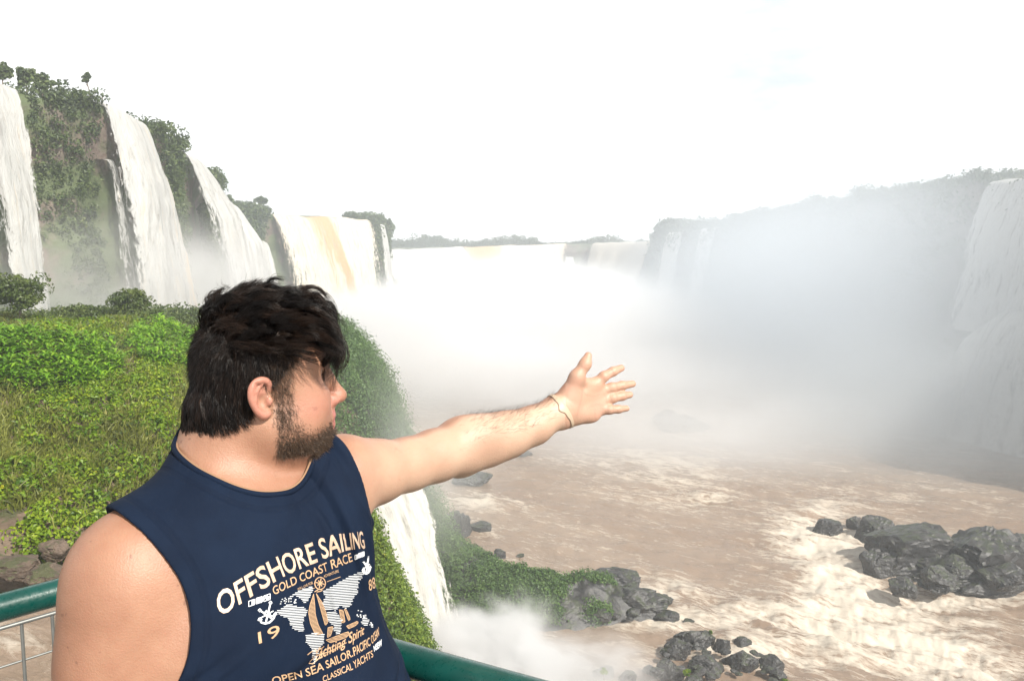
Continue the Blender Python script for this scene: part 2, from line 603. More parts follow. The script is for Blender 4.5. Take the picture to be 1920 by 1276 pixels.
river_shader = m.bsdf(col, m.ramp(fm, 0, 1, 0.22, 0.7), nb, Specular_IOR_Level=0.35)
M_RIVER = m.done(river_shader)
river = mk('river_water', np.stack([RX, RY, RZ], -1).reshape(-1, 3), grid_faces(*RX.shape)[:, ::-1], M_RIVER, attrs={'foam': foam.ravel()})
tag(river, kind='structure')

# the stream on the bench just past the railing
sx = np.linspace(-26, 1.5, 190)
sy = np.linspace(2.5, 14.6, 110)
TX, TY = np.meshgrid(sx, sy, indexing='ij')
TZ = -4.55 + 0.16 * fbm(np.stack([TX * 0.5, TY * 1.1, TX * 0], -1), 4, 301)
t_ = sstep(-5.8, -4.3, TX)
TZ = TZ * (1 - t_) + np.minimum(TZ, bench_z(TX, TY) + 0.35) * t_
spx, spy, _ = proj(np.stack([TX, TY, TZ], -1))
sfo = np.clip(0.70 * np.exp(-((spx - 20) / 110.0) ** 2 - ((spy - 1110) / 26.0) ** 2) + 0.5 * np.exp(-((spx - 60) / 120.0) ** 2 - ((spy - 1185) / 40.0) ** 2) + 0.02, 0, 1)
tag(mk('stream_water', np.stack([TX, TY, TZ], -1).reshape(-1, 3), grid_faces(190, 110)[:, ::-1], M_RIVER, attrs={'foam': sfo.ravel()}), kind='structure')

# ================================================================== WATERFALLS
def fall_mat(name, tan=(0.70, 0.55, 0.38), base=(0.58, 0.58, 0.565)):
    m = N(name)
    uvn = m.n('ShaderNodeUVMap').outputs[0]
    s1 = m.scaled(uvn, (1.0, 0.11, 1.0))
    n1 = m.noise(s1, 1.5, 8, 0.72, 0.25)
    n2 = m.noise(m.scaled(uvn, (1.0, 0.30, 1.0)), 3.6, 7, 0.78, 0.4)
    n3 = m.noise(m.scaled(uvn, (0.35, 0.02, 1.0)), 1.0, 3, 0.5)
    tn = m.attr('tan').outputs['Fac']
    ed = m.attr('cover').outputs['Fac']
    c = m.mix(m.ramp(m.math('ADD', tn, m.math('MULTIPLY', m.math('SUBTRACT', n1, 0.5), 2.4)), 0.25, 0.85), base, tan)
    c = m.mix(m.ramp(n1, 0.30, 0.5, 0.8, 0), c, (0.30, 0.29, 0.27))
    c = m.mix(m.ramp(n2, 0.35, 0.5, 0.5, 0), c, (0.44, 0.42, 0.39))
    nb = m.bump(m.math('ADD', n1, m.math('MULTIPLY', n2, 0.6)), 0.8, 0.35)
    b = m.bsdf(c, 0.6, nb, Specular_IOR_Level=0.2)
    tl = m.n('ShaderNodeBsdfTranslucent', Color=c).outputs[0]
    b2 = m.n('ShaderNodeMixShader', i0=0.2, i1=b, i2=tl).outputs[0]
    al = m.math('ADD', ed, m.math('ADD', m.math('MULTIPLY', m.math('SUBTRACT', n1, 0.5), 1.9), m.math('MULTIPLY', m.math('SUBTRACT', n2, 0.5), 2.3)))
    a = m.ramp(al, 0.24, 0.60)
    mixs = m.n('ShaderNodeMixShader', i0=a, i1=m.n('ShaderNodeBsdfTransparent').outputs[0], i2=b2)
    return m.done(mixs.outputs[0])


M_FALL = fall_mat('falling_water')
M_FALLTAN = fall_mat('silty_falling_water', (0.54, 0.35, 0.19), (0.66, 0.61, 0.53))


def waterfall(lip, zb, throw, label, seed, step=0.35, nt=44, cover=1.0, tan=0.0, tanf=None, spread=0.0, mat=None, group='waterfalls', out=None, run=2.0, bulge=0.35, shade=None):
    line = resample(lip, step)
    n = len(line)
    sk = np.linspace(0, 1, n)
    wid = np.linalg.norm(line[-1] - line[0])
    o = outward(line) if out is None else np.repeat([nrm(out)], n, 0)
    o = nrm(smooth_line(o, 10))
    t = nrm(np.gradient(line, axis=0))
    V, UV, CV, TN = [], [], [], []
    tt = np.r_[np.linspace(-0.12, -0.02, 4), np.linspace(0, 1, nt) ** 1.15]
    zbs = np.broadcast_to(zb, (n,)) if np.ndim(zb) == 0 else np.interp(sk, np.linspace(0, 1, len(zb)), zb)
    for a in tt:
        q = line.copy()
        if a < 0:
            q += o * (a / 0.12 * run)
            q[:, 2] += 0.06
            h = np.zeros(n)
        else:
            h = (line[:, 2] - zbs) * a
            q[:, 2] -= h
            q += o * (throw * math.sqrt(a) + throw * 0.25 * a)
            rid = fbm(np.c_[sk * wid * 0.9 / max(1, throw * 0.3), h * 0.035 + seed, sk * 0], 4, seed)
            rid2 = fbm(np.c_[sk * wid * 3.0 / max(1, throw * 0.3), h * 0.16 + seed, sk * 0 + 5], 3, seed + 3)
            q += o * ((bulge * wid * 0.25 * (1 - (2 * sk - 1) ** 2) * min(1, a * 3)) + min(1, a * 5) * min(throw, 3.5) * (0.13 * rid + 0.10 * rid2 + 0.05 * fbm(np.c_[sk * wid * 6, h * 0.9 + seed, sk * 0], 2, seed + 4)))[:, None]
            q += t * (((sk - 0.5) * spread * wid * a ** 0.8))[:, None]
            q += t * ((min(0.10 * wid, 0.35) * fbm(np.c_[h * 0.25, sk * 0 + seed * 1.7, sk * 2], 3, seed + 9)) * min(1, a * 3))[:, None]
        V.append(q)
        UV.append(np.c_[sk * wid, np.full(n, a) * (line[:, 2] - zbs).mean()])
        e = np.minimum(sk, 1 - sk) * n * step
        ev = sstep(-0.02 * wid, max((0.06 + 0.26 * max(0, min(1, a * 1.6))) * wid, 0.5), e) * 1.0
        CV.append(np.clip(ev * cover, 0, 1.3))
        TN.append(np.full(n, tan) if tanf is None else tanf(sk, np.full(n, max(a, 0))))
    V = np.stack(V, 1)
    o_ = mk('waterfall', V.reshape(-1, 3), grid_faces(*V.shape[:2]), mat or M_FALL, attrs={'cover': np.stack(CV, 1).ravel(), 'tan': np.stack(TN, 1).ravel()}, uv=np.stack(UV, 1).reshape(-1, 2))
    return tag(o_, label, 'waterfall', group)


def on_line(line, x0, x1, n=14, dz=0.25, fwd=0.5, outv=None):
    "a piece of a cliff lip between two columns of the photograph"
    px, py, d = proj(line)
    k = np.argsort(px)
    xs_ = np.linspace(x0, x1, n)
    pts = np.stack([np.interp(xs_, px[k], line[k][:, j]) for j in range(3)], 1)
    pts[:, 2] += dz
    return pts + [0, 0, 0]


lc = lambda a, b, **k: on_line(L_line, a, b, **k)
waterfall(lc(-75, 34), -4.0, 2.6, 'wide white waterfall pouring over the green cliff at the left edge', 11, spread=0.15, cover=1.05, tan=0.2)
waterfall(lc(186, 268), -4.5, 2.6, 'tall white waterfall dropping from the notch under the cliff top bushes', 12, spread=0.35, cover=1.0, tan=0.2)
waterfall([P(196, 300, 63.5), P(214, 300, 65)], -4.5, 1.2, 'thin veil of water on dark rock beside the tall white waterfall', 13, cover=0.55, spread=0.6)
waterfall([P(286, 318, 71), P(304, 322, 73)], -5.0, 2.2, 'narrow cream strand of water hugging the right side of the tall waterfall', 14, spread=1.3, cover=0.95, tan=0.42)
waterfall(lc(337, 386), -8.0, 3.4, 'grey white waterfall in the shaded gap right of the tall falls', 15, spread=0.3, cover=0.8, tan=0.15)
waterfall(lc(404, 446), -12.0, 3.6, 'bright curved waterfall at the bend of the left cliff', 16, step=0.6, spread=0.2, cover=1.0, tan=0.1)
waterfall([P(486, 447, 196), P(500, 455, 200)], -16.0, 3.0, 'short side fall left of the orange streaked curtain', 17, cover=0.9, spread=0.8, tan=0.2, bulge=0.1)


def orange(s, a):
    c = 0.52 + 0.20 * a
    return 1.1 * np.exp(-((s - c) / 0.030) ** 2) * sstep(0.78, 0.6, a) + 0.55 * np.exp(-((s - 0.46 - 0.1 * a) / 0.09) ** 2) * (1 - a) + 0.25 * (1 - a) + 0.08


waterfall(lc(504, 690, n=30), -24.0, 7.0, 'broad curtain waterfall with an orange mud streak down its middle', 18, step=0.5, nt=60, spread=0.06, cover=0.92, tanf=orange, mat=M_FALLTAN, bulge=0.12)
waterfall(lc(709, 719), -20.0, 3.0, 'thin ribbon waterfall on the dark rock corner right of the orange streak', 19, cover=0.85, step=0.4, bulge=0.15, spread=0.8)
fc = lambda a, b, **k: on_line(F_line, a, b, **k)
waterfall(fc(672, 868, n=24), -23.5, 16.0, 'rolling white cascade at the left end of the distant falls', 21, step=1.5, cover=1.3, tan=0.12, bulge=0.05)
waterfall(fc(866, 1064, n=20), -23.5, 7.0, 'long tan tinted curtain in the middle of the distant falls', 22, step=1.2, cover=1.15, tanf=lambda s, a: 0.75 * np.exp(-((s - 0.2) / 0.16) ** 2) * (1 - a) + 0.35 * (1 - a), mat=M_FALLTAN, bulge=0.03)
waterfall([P(1060, 482, 446), P(1076, 482, 446)], -23.5, 6.0, 'small white chute in the dark rock gap of the distant falls', 23, step=0.8, cover=1.0, spread=0.5)
waterfall(fc(1112, 1234, n=20), -23.5, 10.0, 'pale cascade at the right end of the distant falls', 24, step=1.2, cover=1.1, tanf=lambda s, a: 0.5 * sstep(0.5, 1, s), mat=M_FALLTAN, bulge=0.03)
rc = lambda a, b, **k: on_line(R_line, a, b, **k)
waterfall(rc(1254, 1284), -22.0, 5.0, 'hazy white fall at the far tip of the right hand cliff', 25, step=0.8, cover=1.0, spread=0.3)
waterfall(rc(1316, 1346), -22.0, 4.5, 'faint hazy fall just right of the far cliff tip', 26, step=0.8, cover=0.8, spread=0.2)
waterfall(rc(1858, 2040, n=20), [-9, -9, -8], 4.5, 'broad misty waterfall on the grey cliff at the right edge', 27, step=0.5, nt=40, cover=0.80, spread=0.25, tan=0.05, bulge=0.08)
waterfall([P(1800, 640, 116), P(1880, 585, 112), P(1960, 580, 105), P(2040, 590, 100)], -23.2, 6.5, 'lower misty cascade below the broad fall at the right edge', 28, step=0.5, nt=40, cover=0.72, spread=0.7, tan=0.05, bulge=0.08)
# the near fall that leaves the bench below the outstretched arm
waterfall([P(590, 880, 50.5), P(670, 878, 50.5), P(766, 868, 52)], -23.4, 4.4, 'sunlit white waterfall plunging beside the bushes below the outstretched arm', 29, step=0.12, nt=70, cover=1.25, tan=0.12, out=(0.75, -0.65, 0), bulge=0.2, spread=0.05, mat=fall_mat('bright_falling_water', (0.62, 0.55, 0.44), (0.66, 0.65, 0.61)))
# ================================================================== PLANTS AND ROCKS
M_BARK = N('bark')
M_BARK = M_BARK.done(M_BARK.bsdf(M_BARK.mix(M_BARK.noise(M_BARK.scaled(M_BARK.pos(), (4, 4, 0.8)), 3, 5), (0.10, 0.075, 0.055), (0.20, 0.16, 0.12)), 0.85))
M_CLIFFLEAF = foliage_mat('cliff_foliage', (0.035, 0.06, 0.022), (0.075, 0.11, 0.036), (0.125, 0.16, 0.055), (0.15, 0.16, 0.055))
M_VINE = foliage_mat('vine_leaf', (0.055, 0.12, 0.008), (0.15, 0.25, 0.012), (0.29, 0.37, 0.020), (0.50, 0.45, 0.025), 0.42)
M_DRY = foliage_mat('dry_grass_blade', (0.10, 0.115, 0.022), (0.17, 0.19, 0.034), (0.24, 0.255, 0.05), (0.32, 0.27, 0.09))
M_LUSH = foliage_mat('lush_leaf', (0.07, 0.18, 0.010), (0.16, 0.34, 0.016), (0.28, 0.46, 0.035), (0.34, 0.40, 0.06), 0.45)
M_SHRUB = foliage_mat('shrub_leaf', (0.035, 0.06, 0.016), (0.075, 0.11, 0.026), (0.13, 0.165, 0.04), (0.18, 0.19, 0.04))
M_BLUFF = foliage_mat('bluff_leaf', (0.04, 0.085, 0.024), (0.085, 0.155, 0.042), (0.14, 0.22, 0.062), (0.14, 0.19, 0.06))
M_FOREST = foliage_mat('forest_leaf', (0.025, 0.045, 0.018), (0.05, 0.075, 0.03), (0.08, 0.11, 0.04), (0.10, 0.12, 0.04))


def face_points(F, out, n, rg, t0=0.0, t1=1.0):
    "random points on a cliff face grid with their outward directions and column numbers"
    nu, nv = F.shape[:2]
    u = rg.random(n) * (nu - 1.001)
    v = (t0 + (t1 - t0) * rg.random(n)) * (nv - 1.001)
    i, j = u.astype(int), v.astype(int)
    a, b = (u - i)[:, None], (v - j)[:, None]
    p = (F[i, j] * (1 - a) * (1 - b) + F[i + 1, j] * a * (1 - b) + F[i, j + 1] * (1 - a) * b + F[i + 1, j + 1] * a * b)
    return p, out[i], u, v / (nv - 1)


def stuff(name, v, f, t, mat, kind='stuff', parent=None):
    o = mk(name, v, f, mat, parent, smooth=False, attrs={'tint': t})
    if kind:
        tag(o, kind=kind)
    return o


# ---- the left cliff: bushes hang over its lip and creep down its face
rg = np.random.default_rng(21)
L_px, L_py, L_d = proj(L_line)
wet = [(-85, 40), (182, 274), (333, 390), (401, 450), (498, 696), (707, 721)]


def dry_columns(u):
    x = np.interp(u, np.arange(len(L_px)), L_px)
    k = np.ones(len(u), bool)
    for a, b in wet:
        k &= ~((x > a) & (x < b))
    return k, np.interp(u, np.arange(len(L_px)), L_d)


p, o, u, t = face_points(L_face, L_out, 17000, rg)
k, dd = dry_columns(u)
mask = fbm(p * [0.16, 0.16, 0.10], 4, 5) + 0.28 * (1 - t) + 0.10 - 0.34 * np.exp(-((t - 0.42) / 0.13) ** 2)
keep = k & (mask > -0.12 + 0.30 * rg.random(len(p))) & (rg.random(len(p)) < np.clip(1.25 - dd / 420, 0.35, 1))
p, o, dd = p[keep], o[keep], dd[keep]
n_ = len(p)
rad = (0.35 + 0.75 * rg.random(n_) ** 2) * np.clip(dd / 75, 0.8, 2.2)
v1, f1, t1 = clumps(p + o * 0.15, rad, 30, 0.30 * np.clip(dd / 65, 0.8, 3.0), 0.9, 0.2, 0.8, rg, droop=0.4)
near_ = np.flatnonzero(L_d < 120)
i0_, i1_ = near_[0], near_[-1] + 1
p2, o2, u2, t2_ = face_points(L_face[i0_:i1_], L_out[i0_:i1_], 9000, rg, 0.05, 0.8)
u2 = u2 + i0_
k2, d2 = dry_columns(u2)
kk = k2 & (fbm(p2 * [0.3, 0.3, 0.12], 3, 66) + 0.18 > 0.3 * np.exp(-((t2_ - 0.40) / 0.10) ** 2) + 0.2 * rg.random(len(p2))) & (rg.random(len(p2)) < np.clip(1.2 - d2 / 300, 0.25, 1))
p2, o2, d2 = p2[kk], o2[kk], d2[kk]
va, fa_, ta = clumps(p2 + o2 * 0.1, (0.22 + 0.4 * rg.random(len(p2))) * np.clip(d2 / 75, 0.8, 2.2), 22, 0.24 * np.clip(d2 / 65, 0.8, 3.0), 0.9, 0.1, 0.8, rg, droop=0.5)
v1, f1 = join([(v1, f1), (va, fa_)])
t1 = np.r_[t1, ta]
# the plateau edge
uu_ = rg.random(5200) * (len(L_line) - 1.001)
k, dd = dry_columns(uu_)
bk = rg.random(len(uu_)) ** 1.5 * 16 - 0.9
i_ = uu_.astype(int)
pp = L_line[i_] * (1 - (uu_ - i_))[:, None] + L_line[i_ + 1] * (uu_ - i_)[:, None] - L_out[i_] * bk[:, None]
keep = (k | (bk > 5)) & (rg.random(len(pp)) < np.clip(1.3 - dd / 300, 0.3, 1)) & ((L_px[i_] < 500) | (bk < 5))
pp, dd, bk = pp[keep], dd[keep], bk[keep]
hgt = np.clip(0.9 + 1.3 * fbm(pp * [0.12, 0.12, 0], 3, 77), 0.1, 2.3) * np.where(L_px[i_][keep] < 120, 1.6, 1.0)
rad = (0.45 + 0.6 * rg.random(len(pp))) * np.clip(dd / 85, 0.8, 2.0)
pp[:, 2] += hgt * rg.random(len(pp)) + 0.05 * bk
v2, f2, t2 = clumps(pp, rad, 34, 0.30 * np.clip(dd / 65, 0.8, 3.0), 0.8, 0.3, 0.8, rg)
v, f = join([(v1, f1), (v2, f2)])
stuff('cliff_vegetation', v, f, np.r_[t1, t2], M_CLIFFLEAF)

# ---- forest on the right hand cliff and far treeline
p, o, u, t = face_points(R_face, R_out, 3000, rg, 0, 0.9)
keep = (fbm(p * 0.06, 3, 8) + 0.5 * (1 - t) > 0.25)
p, o = p[keep], o[keep]
dR = np.interp(u[keep], np.arange(len(R_line)), proj(R_line)[2])
v1, f1, t1 = clumps(p, (0.8 + 1.0 * rg.random(len(p))) * dR / 130, 18, 0.55 * dR / 110, 0.9, 0.2, 0.8, rg)
uu_ = rg.random(3600) * (len(R_line) - 1.001)
i_ = uu_.astype(int)
bk = rg.random(len(uu_)) ** 1.3 * 22 - 1
dR = proj(R_line)[2][i_]
pp = R_line[i_] * (1 - (uu_ - i_))[:, None] + R_line[i_ + 1] * (uu_ - i_)[:, None] - R_out[i_] * bk[:, None]
rx = proj(R_line)[0][i_]
dryR = ~((rx > 1850) & (rx < 2050) & (bk < 8)) & ~((rx > 1252) & (rx < 1286) & (bk < 6)) & ~((rx > 1314) & (rx < 1348) & (bk < 6))
pp, dR, bk = pp[dryR], dR[dryR], bk[dryR]
pp[:, 2] += (0.4 + np.clip(1.6 + 3.0 * fbm(pp * [0.06, 0.06, 0], 3, 17), 0, 4) * rg.random(len(pp))) * np.clip(dR / 170, 0.6, 1.5)
v2, f2, t2 = clumps(pp, (0.7 + 0.8 * rg.random(len(pp))) * dR / 150, 20, 0.55 * dR / 120, 0.85, 0.3, 0.8, rg)
v, f = join([(v1, f1), (v2, f2)])
stuff('forest', v, f, np.r_[t1, t2], M_FOREST)
xx = rg.uniform(-115, 135, 3200)
yy = rg.uniform(475, 540, 3200)
yy = np.where(xx < -52, yy - 0.5 * np.abs(xx + 52), yy)
hh = np.clip(5.0 + 4.5 * fbm(np.c_[xx * 0.035, yy * 0.0, xx * 0], 3, 29) + 3.0 * vnoise(np.c_[xx * 0.22, yy * 0.05, xx * 0], 31), 3.4, 11)
z0 = np.interp(xx, [-115, -60, 0, 60, 110], [9.5, 9.0, 9.0, 8.5, 9])
cpt = np.c_[xx, yy, z0 + hh * rg.random(3200)]
v, f, t = clumps(cpt, 1.2 + 1.6 * rg.random(3200), 20, 1.3, 0.75, 0.3, 0.8, rg)
stuff('treeline', v, f, t, M_FOREST)

# ---- vegetation of the bench -----------------------------------------------------------------
def bench_points(n, x0, x1, y0, y1, rg):
    x, y = rg.uniform(x0, x1, n), rg.uniform(y0, y1, n)
    z = bench_z(x, y)
    e = 0.25
    nx = -(bench_z(x + e, y) - bench_z(x - e, y)) / (2 * e)
    ny = -(bench_z(x, y + e) - bench_z(x, y - e)) / (2 * e)
    return np.c_[x, y, z], nrm(np.c_[nx, ny, np.ones(n)])


# creeping vines, bright green
p, nv_ = bench_points(11000, -24, -4.2, 12.6, 34, rg)
px, py, d = proj(p)
mk_ = fbm(np.c_[px * 0.008, py * 0.012, px * 0], 4, 55) + np.where(py > 770, 0.36, 0.03) + np.where((py > 640) & (py < 700) & (px < 260), -0.6, 0)
bare = (fbm(np.c_[p[:, 0] * 0.5, p[:, 1] * 0.5, p[:, 2] * 0], 3, 56) > 0.36) & (py > 860) & (px < 150)
keep = (px > -320) & (px < 720) & (mk_ > 0.0) & (py < 1098) & ~bare & ~((py > 1040) & (px < 40 + 40 * rg.random(len(px))))
pv, nvv = p[keep], nv_[keep]
r_ = 0.10 + 0.20 * rg.random(len(pv))
v, f, t = clumps(pv + nvv * (r_ * 0.5)[:, None], r_, 26, 0.105, 0.8, 0.5, 0.6, rg, aspect=0.72)
stuff('creeping_vines', v, f, t, M_VINE)
# dry olive grass
p, nv_ = bench_points(26000, -26, -5.0, 13.2, 36, rg)
px, py, d = proj(p)
keep = (px > -320) & (px < 720) & (py < 1060) & ((fbm(np.c_[px * 0.008, py * 0.012, px * 0], 4, 55) + np.where(py > 790, 0.30, -0.05) < 0.10) | (rg.random(len(px)) < 0.12)) & ~((py > 960) & (px < 80))
p = p[keep]
m_ = len(p)
per = 9
b = np.repeat(p, per, 0) + rg.normal(size=(m_ * per, 3)) * [0.10, 0.10, 0.0]
h = (0.22 + 0.30 * rg.random(m_ * per))
lean_ = rg.normal(size=(m_ * per, 3)) * 0.35
lean_[:, 2] = 1
lean_ = nrm(lean_)
side = nrm(np.cross(lean_, rg.normal(size=lean_.shape))) * 0.014
mid = b + lean_ * (h * 0.6)[:, None]
tip = b + lean_ * h[:, None] + np.c_[lean_[:, :2] * (h * 0.5)[:, None], -0.1 * h]
v = np.stack([b - side, b + side, mid + side, tip, mid - side], 1).reshape(-1, 3)
i = np.arange(m_ * per) * 5
f = np.concatenate([np.stack([i, i + 1, i + 2], 1), np.stack([i, i + 2, i + 4], 1), np.stack([i + 4, i + 2, i + 3], 1)])
stuff('dry_grass', v, f, np.repeat(np.clip(np.repeat(rg.random(m_), per) * 0.6 + 0.4 * rg.random(m_ * per), 0, 1), 5), M_DRY)
# low mixed scrub between them
p, nv_ = bench_points(5200, -40, -5.0, 13, 60, rg)
px, py, d = proj(p)
keep = (px > -320) & (px < 720) & (py < 1000) & (rg.random(len(px)) < np.where(d > 27, 1.0, 0.22))
p = p[keep]
r_ = (0.16 + 0.30 * rg.random(len(p)) ** 2) * np.clip(d[keep] / 24, 0.8, 2.2)
v, f, t = clumps(p + [0, 0, 0.12], r_, 40, 0.085 * np.clip(d[keep] / 20, 0.8, 3), 0.8, 0.4, 0.7, rg)
stuff('scrub', v, f, t, M_SHRUB)


# tall lush lance leaves in two patches
def lush(n, pxr, pyr, seed):
    rg = np.random.default_rng(seed)
    p, _ = bench_points(9000, -26, -5, 16, 34, rg)
    px, py, d = proj(p)
    cx, cy = (pxr[0] + pxr[1]) / 2, (pyr[0] + pyr[1]) / 2
    e = ((px - cx) / (pxr[1] - pxr[0]) * 2) ** 2 + ((py - cy) / (pyr[1] - pyr[0]) * 2) ** 2
    p = p[e < 1][:n]
    per = 13
    m_ = len(p)
    hs = np.repeat(0.45 + 0.45 * rg.random(m_), per)
    b = np.repeat(p, per, 0) + rg.normal(size=(m_ * per, 3)) * [0.05, 0.05, 0]
    b[:, 2] += hs * rg.random(m_ * per) * 0.8
    az = rg.random(m_ * per) * 2 * np.pi
    dirh = np.c_[np.cos(az), np.sin(az), az * 0]
    L = 0.32 + 0.22 * rg.random(m_ * per)
    sd_ = np.cross(dirh, [0, 0, 1.0])
    W = 0.034 + 0.016 * rg.random(m_ * per)
    pts = []
    for tt_, hw in ((0.0, 0.25), (0.35, 1.0), (0.7, 0.8), (1.0, 0.02)):
        c = b + dirh * (L * tt_ * (0.55 + 0.3 * tt_))[:, None]
        c[:, 2] += L * (0.75 * tt_ - 0.62 * tt_ ** 2)
        pts += [c - sd_ * (W * hw)[:, None], c + sd_ * (W * hw)[:, None]]
    v = np.stack(pts, 1).reshape(-1, 3)
    i = np.arange(m_ * per) * 8
    f = np.concatenate([np.stack([i + 2 * k, i + 2 * k + 1, i + 2 * k + 3, i + 2 * k + 2], 1) for k in range(3)])
    return v, f, np.repeat(np.clip(0.3 + 0.65 * rg.random(m_ * per), 0, 0.95), 8)


v, f, t = lush(420, (-90, 232), (640, 742), 61)
v2, f2, t2 = lush(260, (232, 470), (610, 700), 62)
v, f = join([(v, f), (v2, f2)])
stuff('lush_undergrowth', v, f, np.r_[t, t2], M_LUSH)


# ---- single shrubs and trees
def tree(name, label, base, trunk_h, crown, n, leaf, mat, per=40, seed=1, group=None, cat='tree', limbs=4, rr=0.3, trunk_r=None, squash=0.75):
    "tapered trunk with limbs; crown of leaf clumps spread through an uneven volume"
    rg = np.random.default_rng(seed)
    base = np.asarray(base, float)
    cr = np.asarray(crown, float)
    root = empty(name, base)
    tr = trunk_r or max(0.03, 0.035 * (trunk_h + cr[2]))
    top = base + [0.05 * trunk_h * rg.normal(), 0.05 * trunk_h * rg.normal(), trunk_h]
    ctr = top + [0, 0, cr[2] * 0.75]
    parts = [tube(np.array([base - [0, 0, 0.4], base + (top - base) * 0.5 + rg.normal(size=3) * 0.03 * trunk_h, top, top + (ctr - top) * 0.7]), [tr * 1.25, tr, tr * 0.75, tr * 0.3], 8)]
    ends = []
    for k in range(limbs):
        d = nrm(rg.normal(size=3) + [0, 0, 0.8])
        e = ctr + d * cr * 0.75
        s = base + (top - base) * (0.7 + 0.3 * rg.random())
        parts.append(tube(np.array([s, s + (e - s) * 0.5 + [0, 0, -0.06 * cr[2]], e]), [tr * 0.5, tr * 0.3, tr * 0.1], 6))
        ends.append(e)
    v, f = join(parts)
    child(mk('trunk', v, f, M_BARK), root)
    d = nrm(rg.normal(size=(n, 3)) + [0, 0, 0.15])
    q = ctr + d * cr * (0.35 + 0.65 * rg.random(n)[:, None] ** 0.7) * (0.8 + 0.35 * vnoise(d * 1.6 + seed, seed)[:, None])
    v, f, t = clumps(q, rr * cr.mean() * (0.6 + 0.6 * rg.random(n)), per, leaf, squash, 0.3, 0.8, rg)
    child(stuff('crown', v, f, t, mat, None), root)
    tag(root, label, cat, group)
    return root


def ground_at(px, y):
    "bench point in a column of the photograph"
    x = (px - 960) / FPX * y
    return np.array([x, y, float(bench_z(np.array([x]), np.array([y]))[0])])


tree('shrub', 'tall dark scrubby bush at the left edge below the leftmost waterfall', ground_at(36, 30), 0.5, (1.35, 1.2, 0.85), 60, 0.13, M_SHRUB, 70, 1, 'shrubs on the bench', 'shrub', 5, 0.28)
tree('shrub', 'low olive bush between the dark scrub and the round bush', ground_at(150, 36), 0.2, (1.2, 1.2, 0.5), 40, 0.15, M_SHRUB, 60, 2, 'shrubs on the bench', 'shrub', 4, 0.28)
tree('shrub', 'round dense green bush in front of the tall white waterfall', ground_at(243, 36), 0.35, (1.05, 1.0, 0.72), 60, 0.13, M_SHRUB, 70, 3, 'shrubs on the bench', 'shrub', 4, 0.26)
tree('shrub', 'small leaning bush to the right of the round bush near the mist', ground_at(292, 38), 0.15, (0.9, 1.0, 0.42), 36, 0.14, M_SHRUB, 60, 4, 'shrubs on the bench', 'shrub', 3, 0.28)


def rim(px, py, d, back=1.5):
    return P(px, py, d)


def skyline(label, px, pyb, pyt, wpx, d, seed, stalk=0.35, name='tree', n=26, leaf=0.3, cat='tree', mat=None):
    b, tpt = P(px, pyb, d), P(px, pyt, d)
    H = tpt[2] - b[2]
    cw = wpx / FPX * d / 2
    ch = H * (1 - stalk) / 2 / 0.9
    return tree(name, label, b, H * stalk, (cw, cw, ch), n, leaf, mat or M_CLIFFLEAF, 34, seed, 'trees on the cliff tops', cat, 4, 0.36, max(0.05, 0.012 * H + 0.02))


skyline('small tree at the very left edge on top of the left cliff', 6, 170, 114, 30, 60, 31, 0.4)
skyline('bushy dark tree on the cliff top near the left edge', 50, 172, 124, 46, 60, 32, 0.3)
skyline('rounded tree at the drop of the skyline on the left cliff', 80, 180, 136, 40, 61, 33, 0.3)
skyline('lone tree with a bare thin trunk standing above the left cliff skyline', 167, 200, 138, 16, 70, 34, 0.72, leaf=0.22)
skyline('thin dead stick of a tree beside the lone tree on the cliff', 193, 205, 176, 5, 72, 35, 0.9, n=3, leaf=0.1)
skyline('dark tree on the cliff edge above the bright curved waterfall', 428, 398, 362, 24, 150, 36, 0.3, leaf=0.6)
skyline('flat topped tree on a short stem above the red rock knoll', 490, 402, 368, 24, 196, 37, 0.6, leaf=0.6)
skyline('low tree on the lip above the right side of the orange streaked falls', 656, 416, 397, 30, 240, 38, 0.3, leaf=0.8)
skyline('wide sparse tree on the dark rock corner over the ribbon fall', 706, 420, 402, 52, 255, 39, 0.4, leaf=0.8, n=20)
skyline('short bush at the end of the dark rock corner', 728, 428, 408, 14, 262, 40, 0.3, leaf=0.7, n=12)

# ---- the bluff right of the head: heavy hazy bushes hanging down to the river
p, nv_ = bench_points(9000, -19, 0.5, 51, 80, rg)
px, py, d = proj(p)
keep = (px > 380) & (px < 860) & (p[:, 2] > WATER_Z - 0.3)
p, nvb = p[keep], nv_[keep]
sel = rg.random(len(p)) < 0.24
big_ = p[sel]
r_ = 0.6 + 1.5 * rg.random(len(big_)) ** 1.8
v1, f1, t1 = clumps(big_ + nvb[sel] * 0.2, r_, 210, 0.17, 0.85, 0.3, 0.6, rg, aspect=0.7)
t1 = np.clip(t1 * 0.8 + 0.1, 0, 1)
stuff('bluff_vegetation', v1, f1, t1, M_BLUFF)
# ---- the near bush bank beside the lower waterfall
p, nv_ = bench_points(9000, -8.5, 0.5, 21, 40, rg)
px, py, d = proj(p)
keep = (px > 330) & (px < 900) & (p[:, 2] > WATER_Z)
p, nvb = p[keep], nv_[keep]
r_ = 0.22 + 0.42 * rg.random(len(p)) ** 1.6
v1, f1, t1 = clumps(p + nvb * 0.1, r_, 46, 0.125, 0.85, 0.35, 0.7, rg, aspect=0.65)
stuff('bank_vegetation', v1, f1, t1, M_VINE if False else foliage_mat('bank_leaf', (0.05, 0.09, 0.016), (0.11, 0.175, 0.024), (0.20, 0.26, 0.036), (0.42, 0.37, 0.035)))
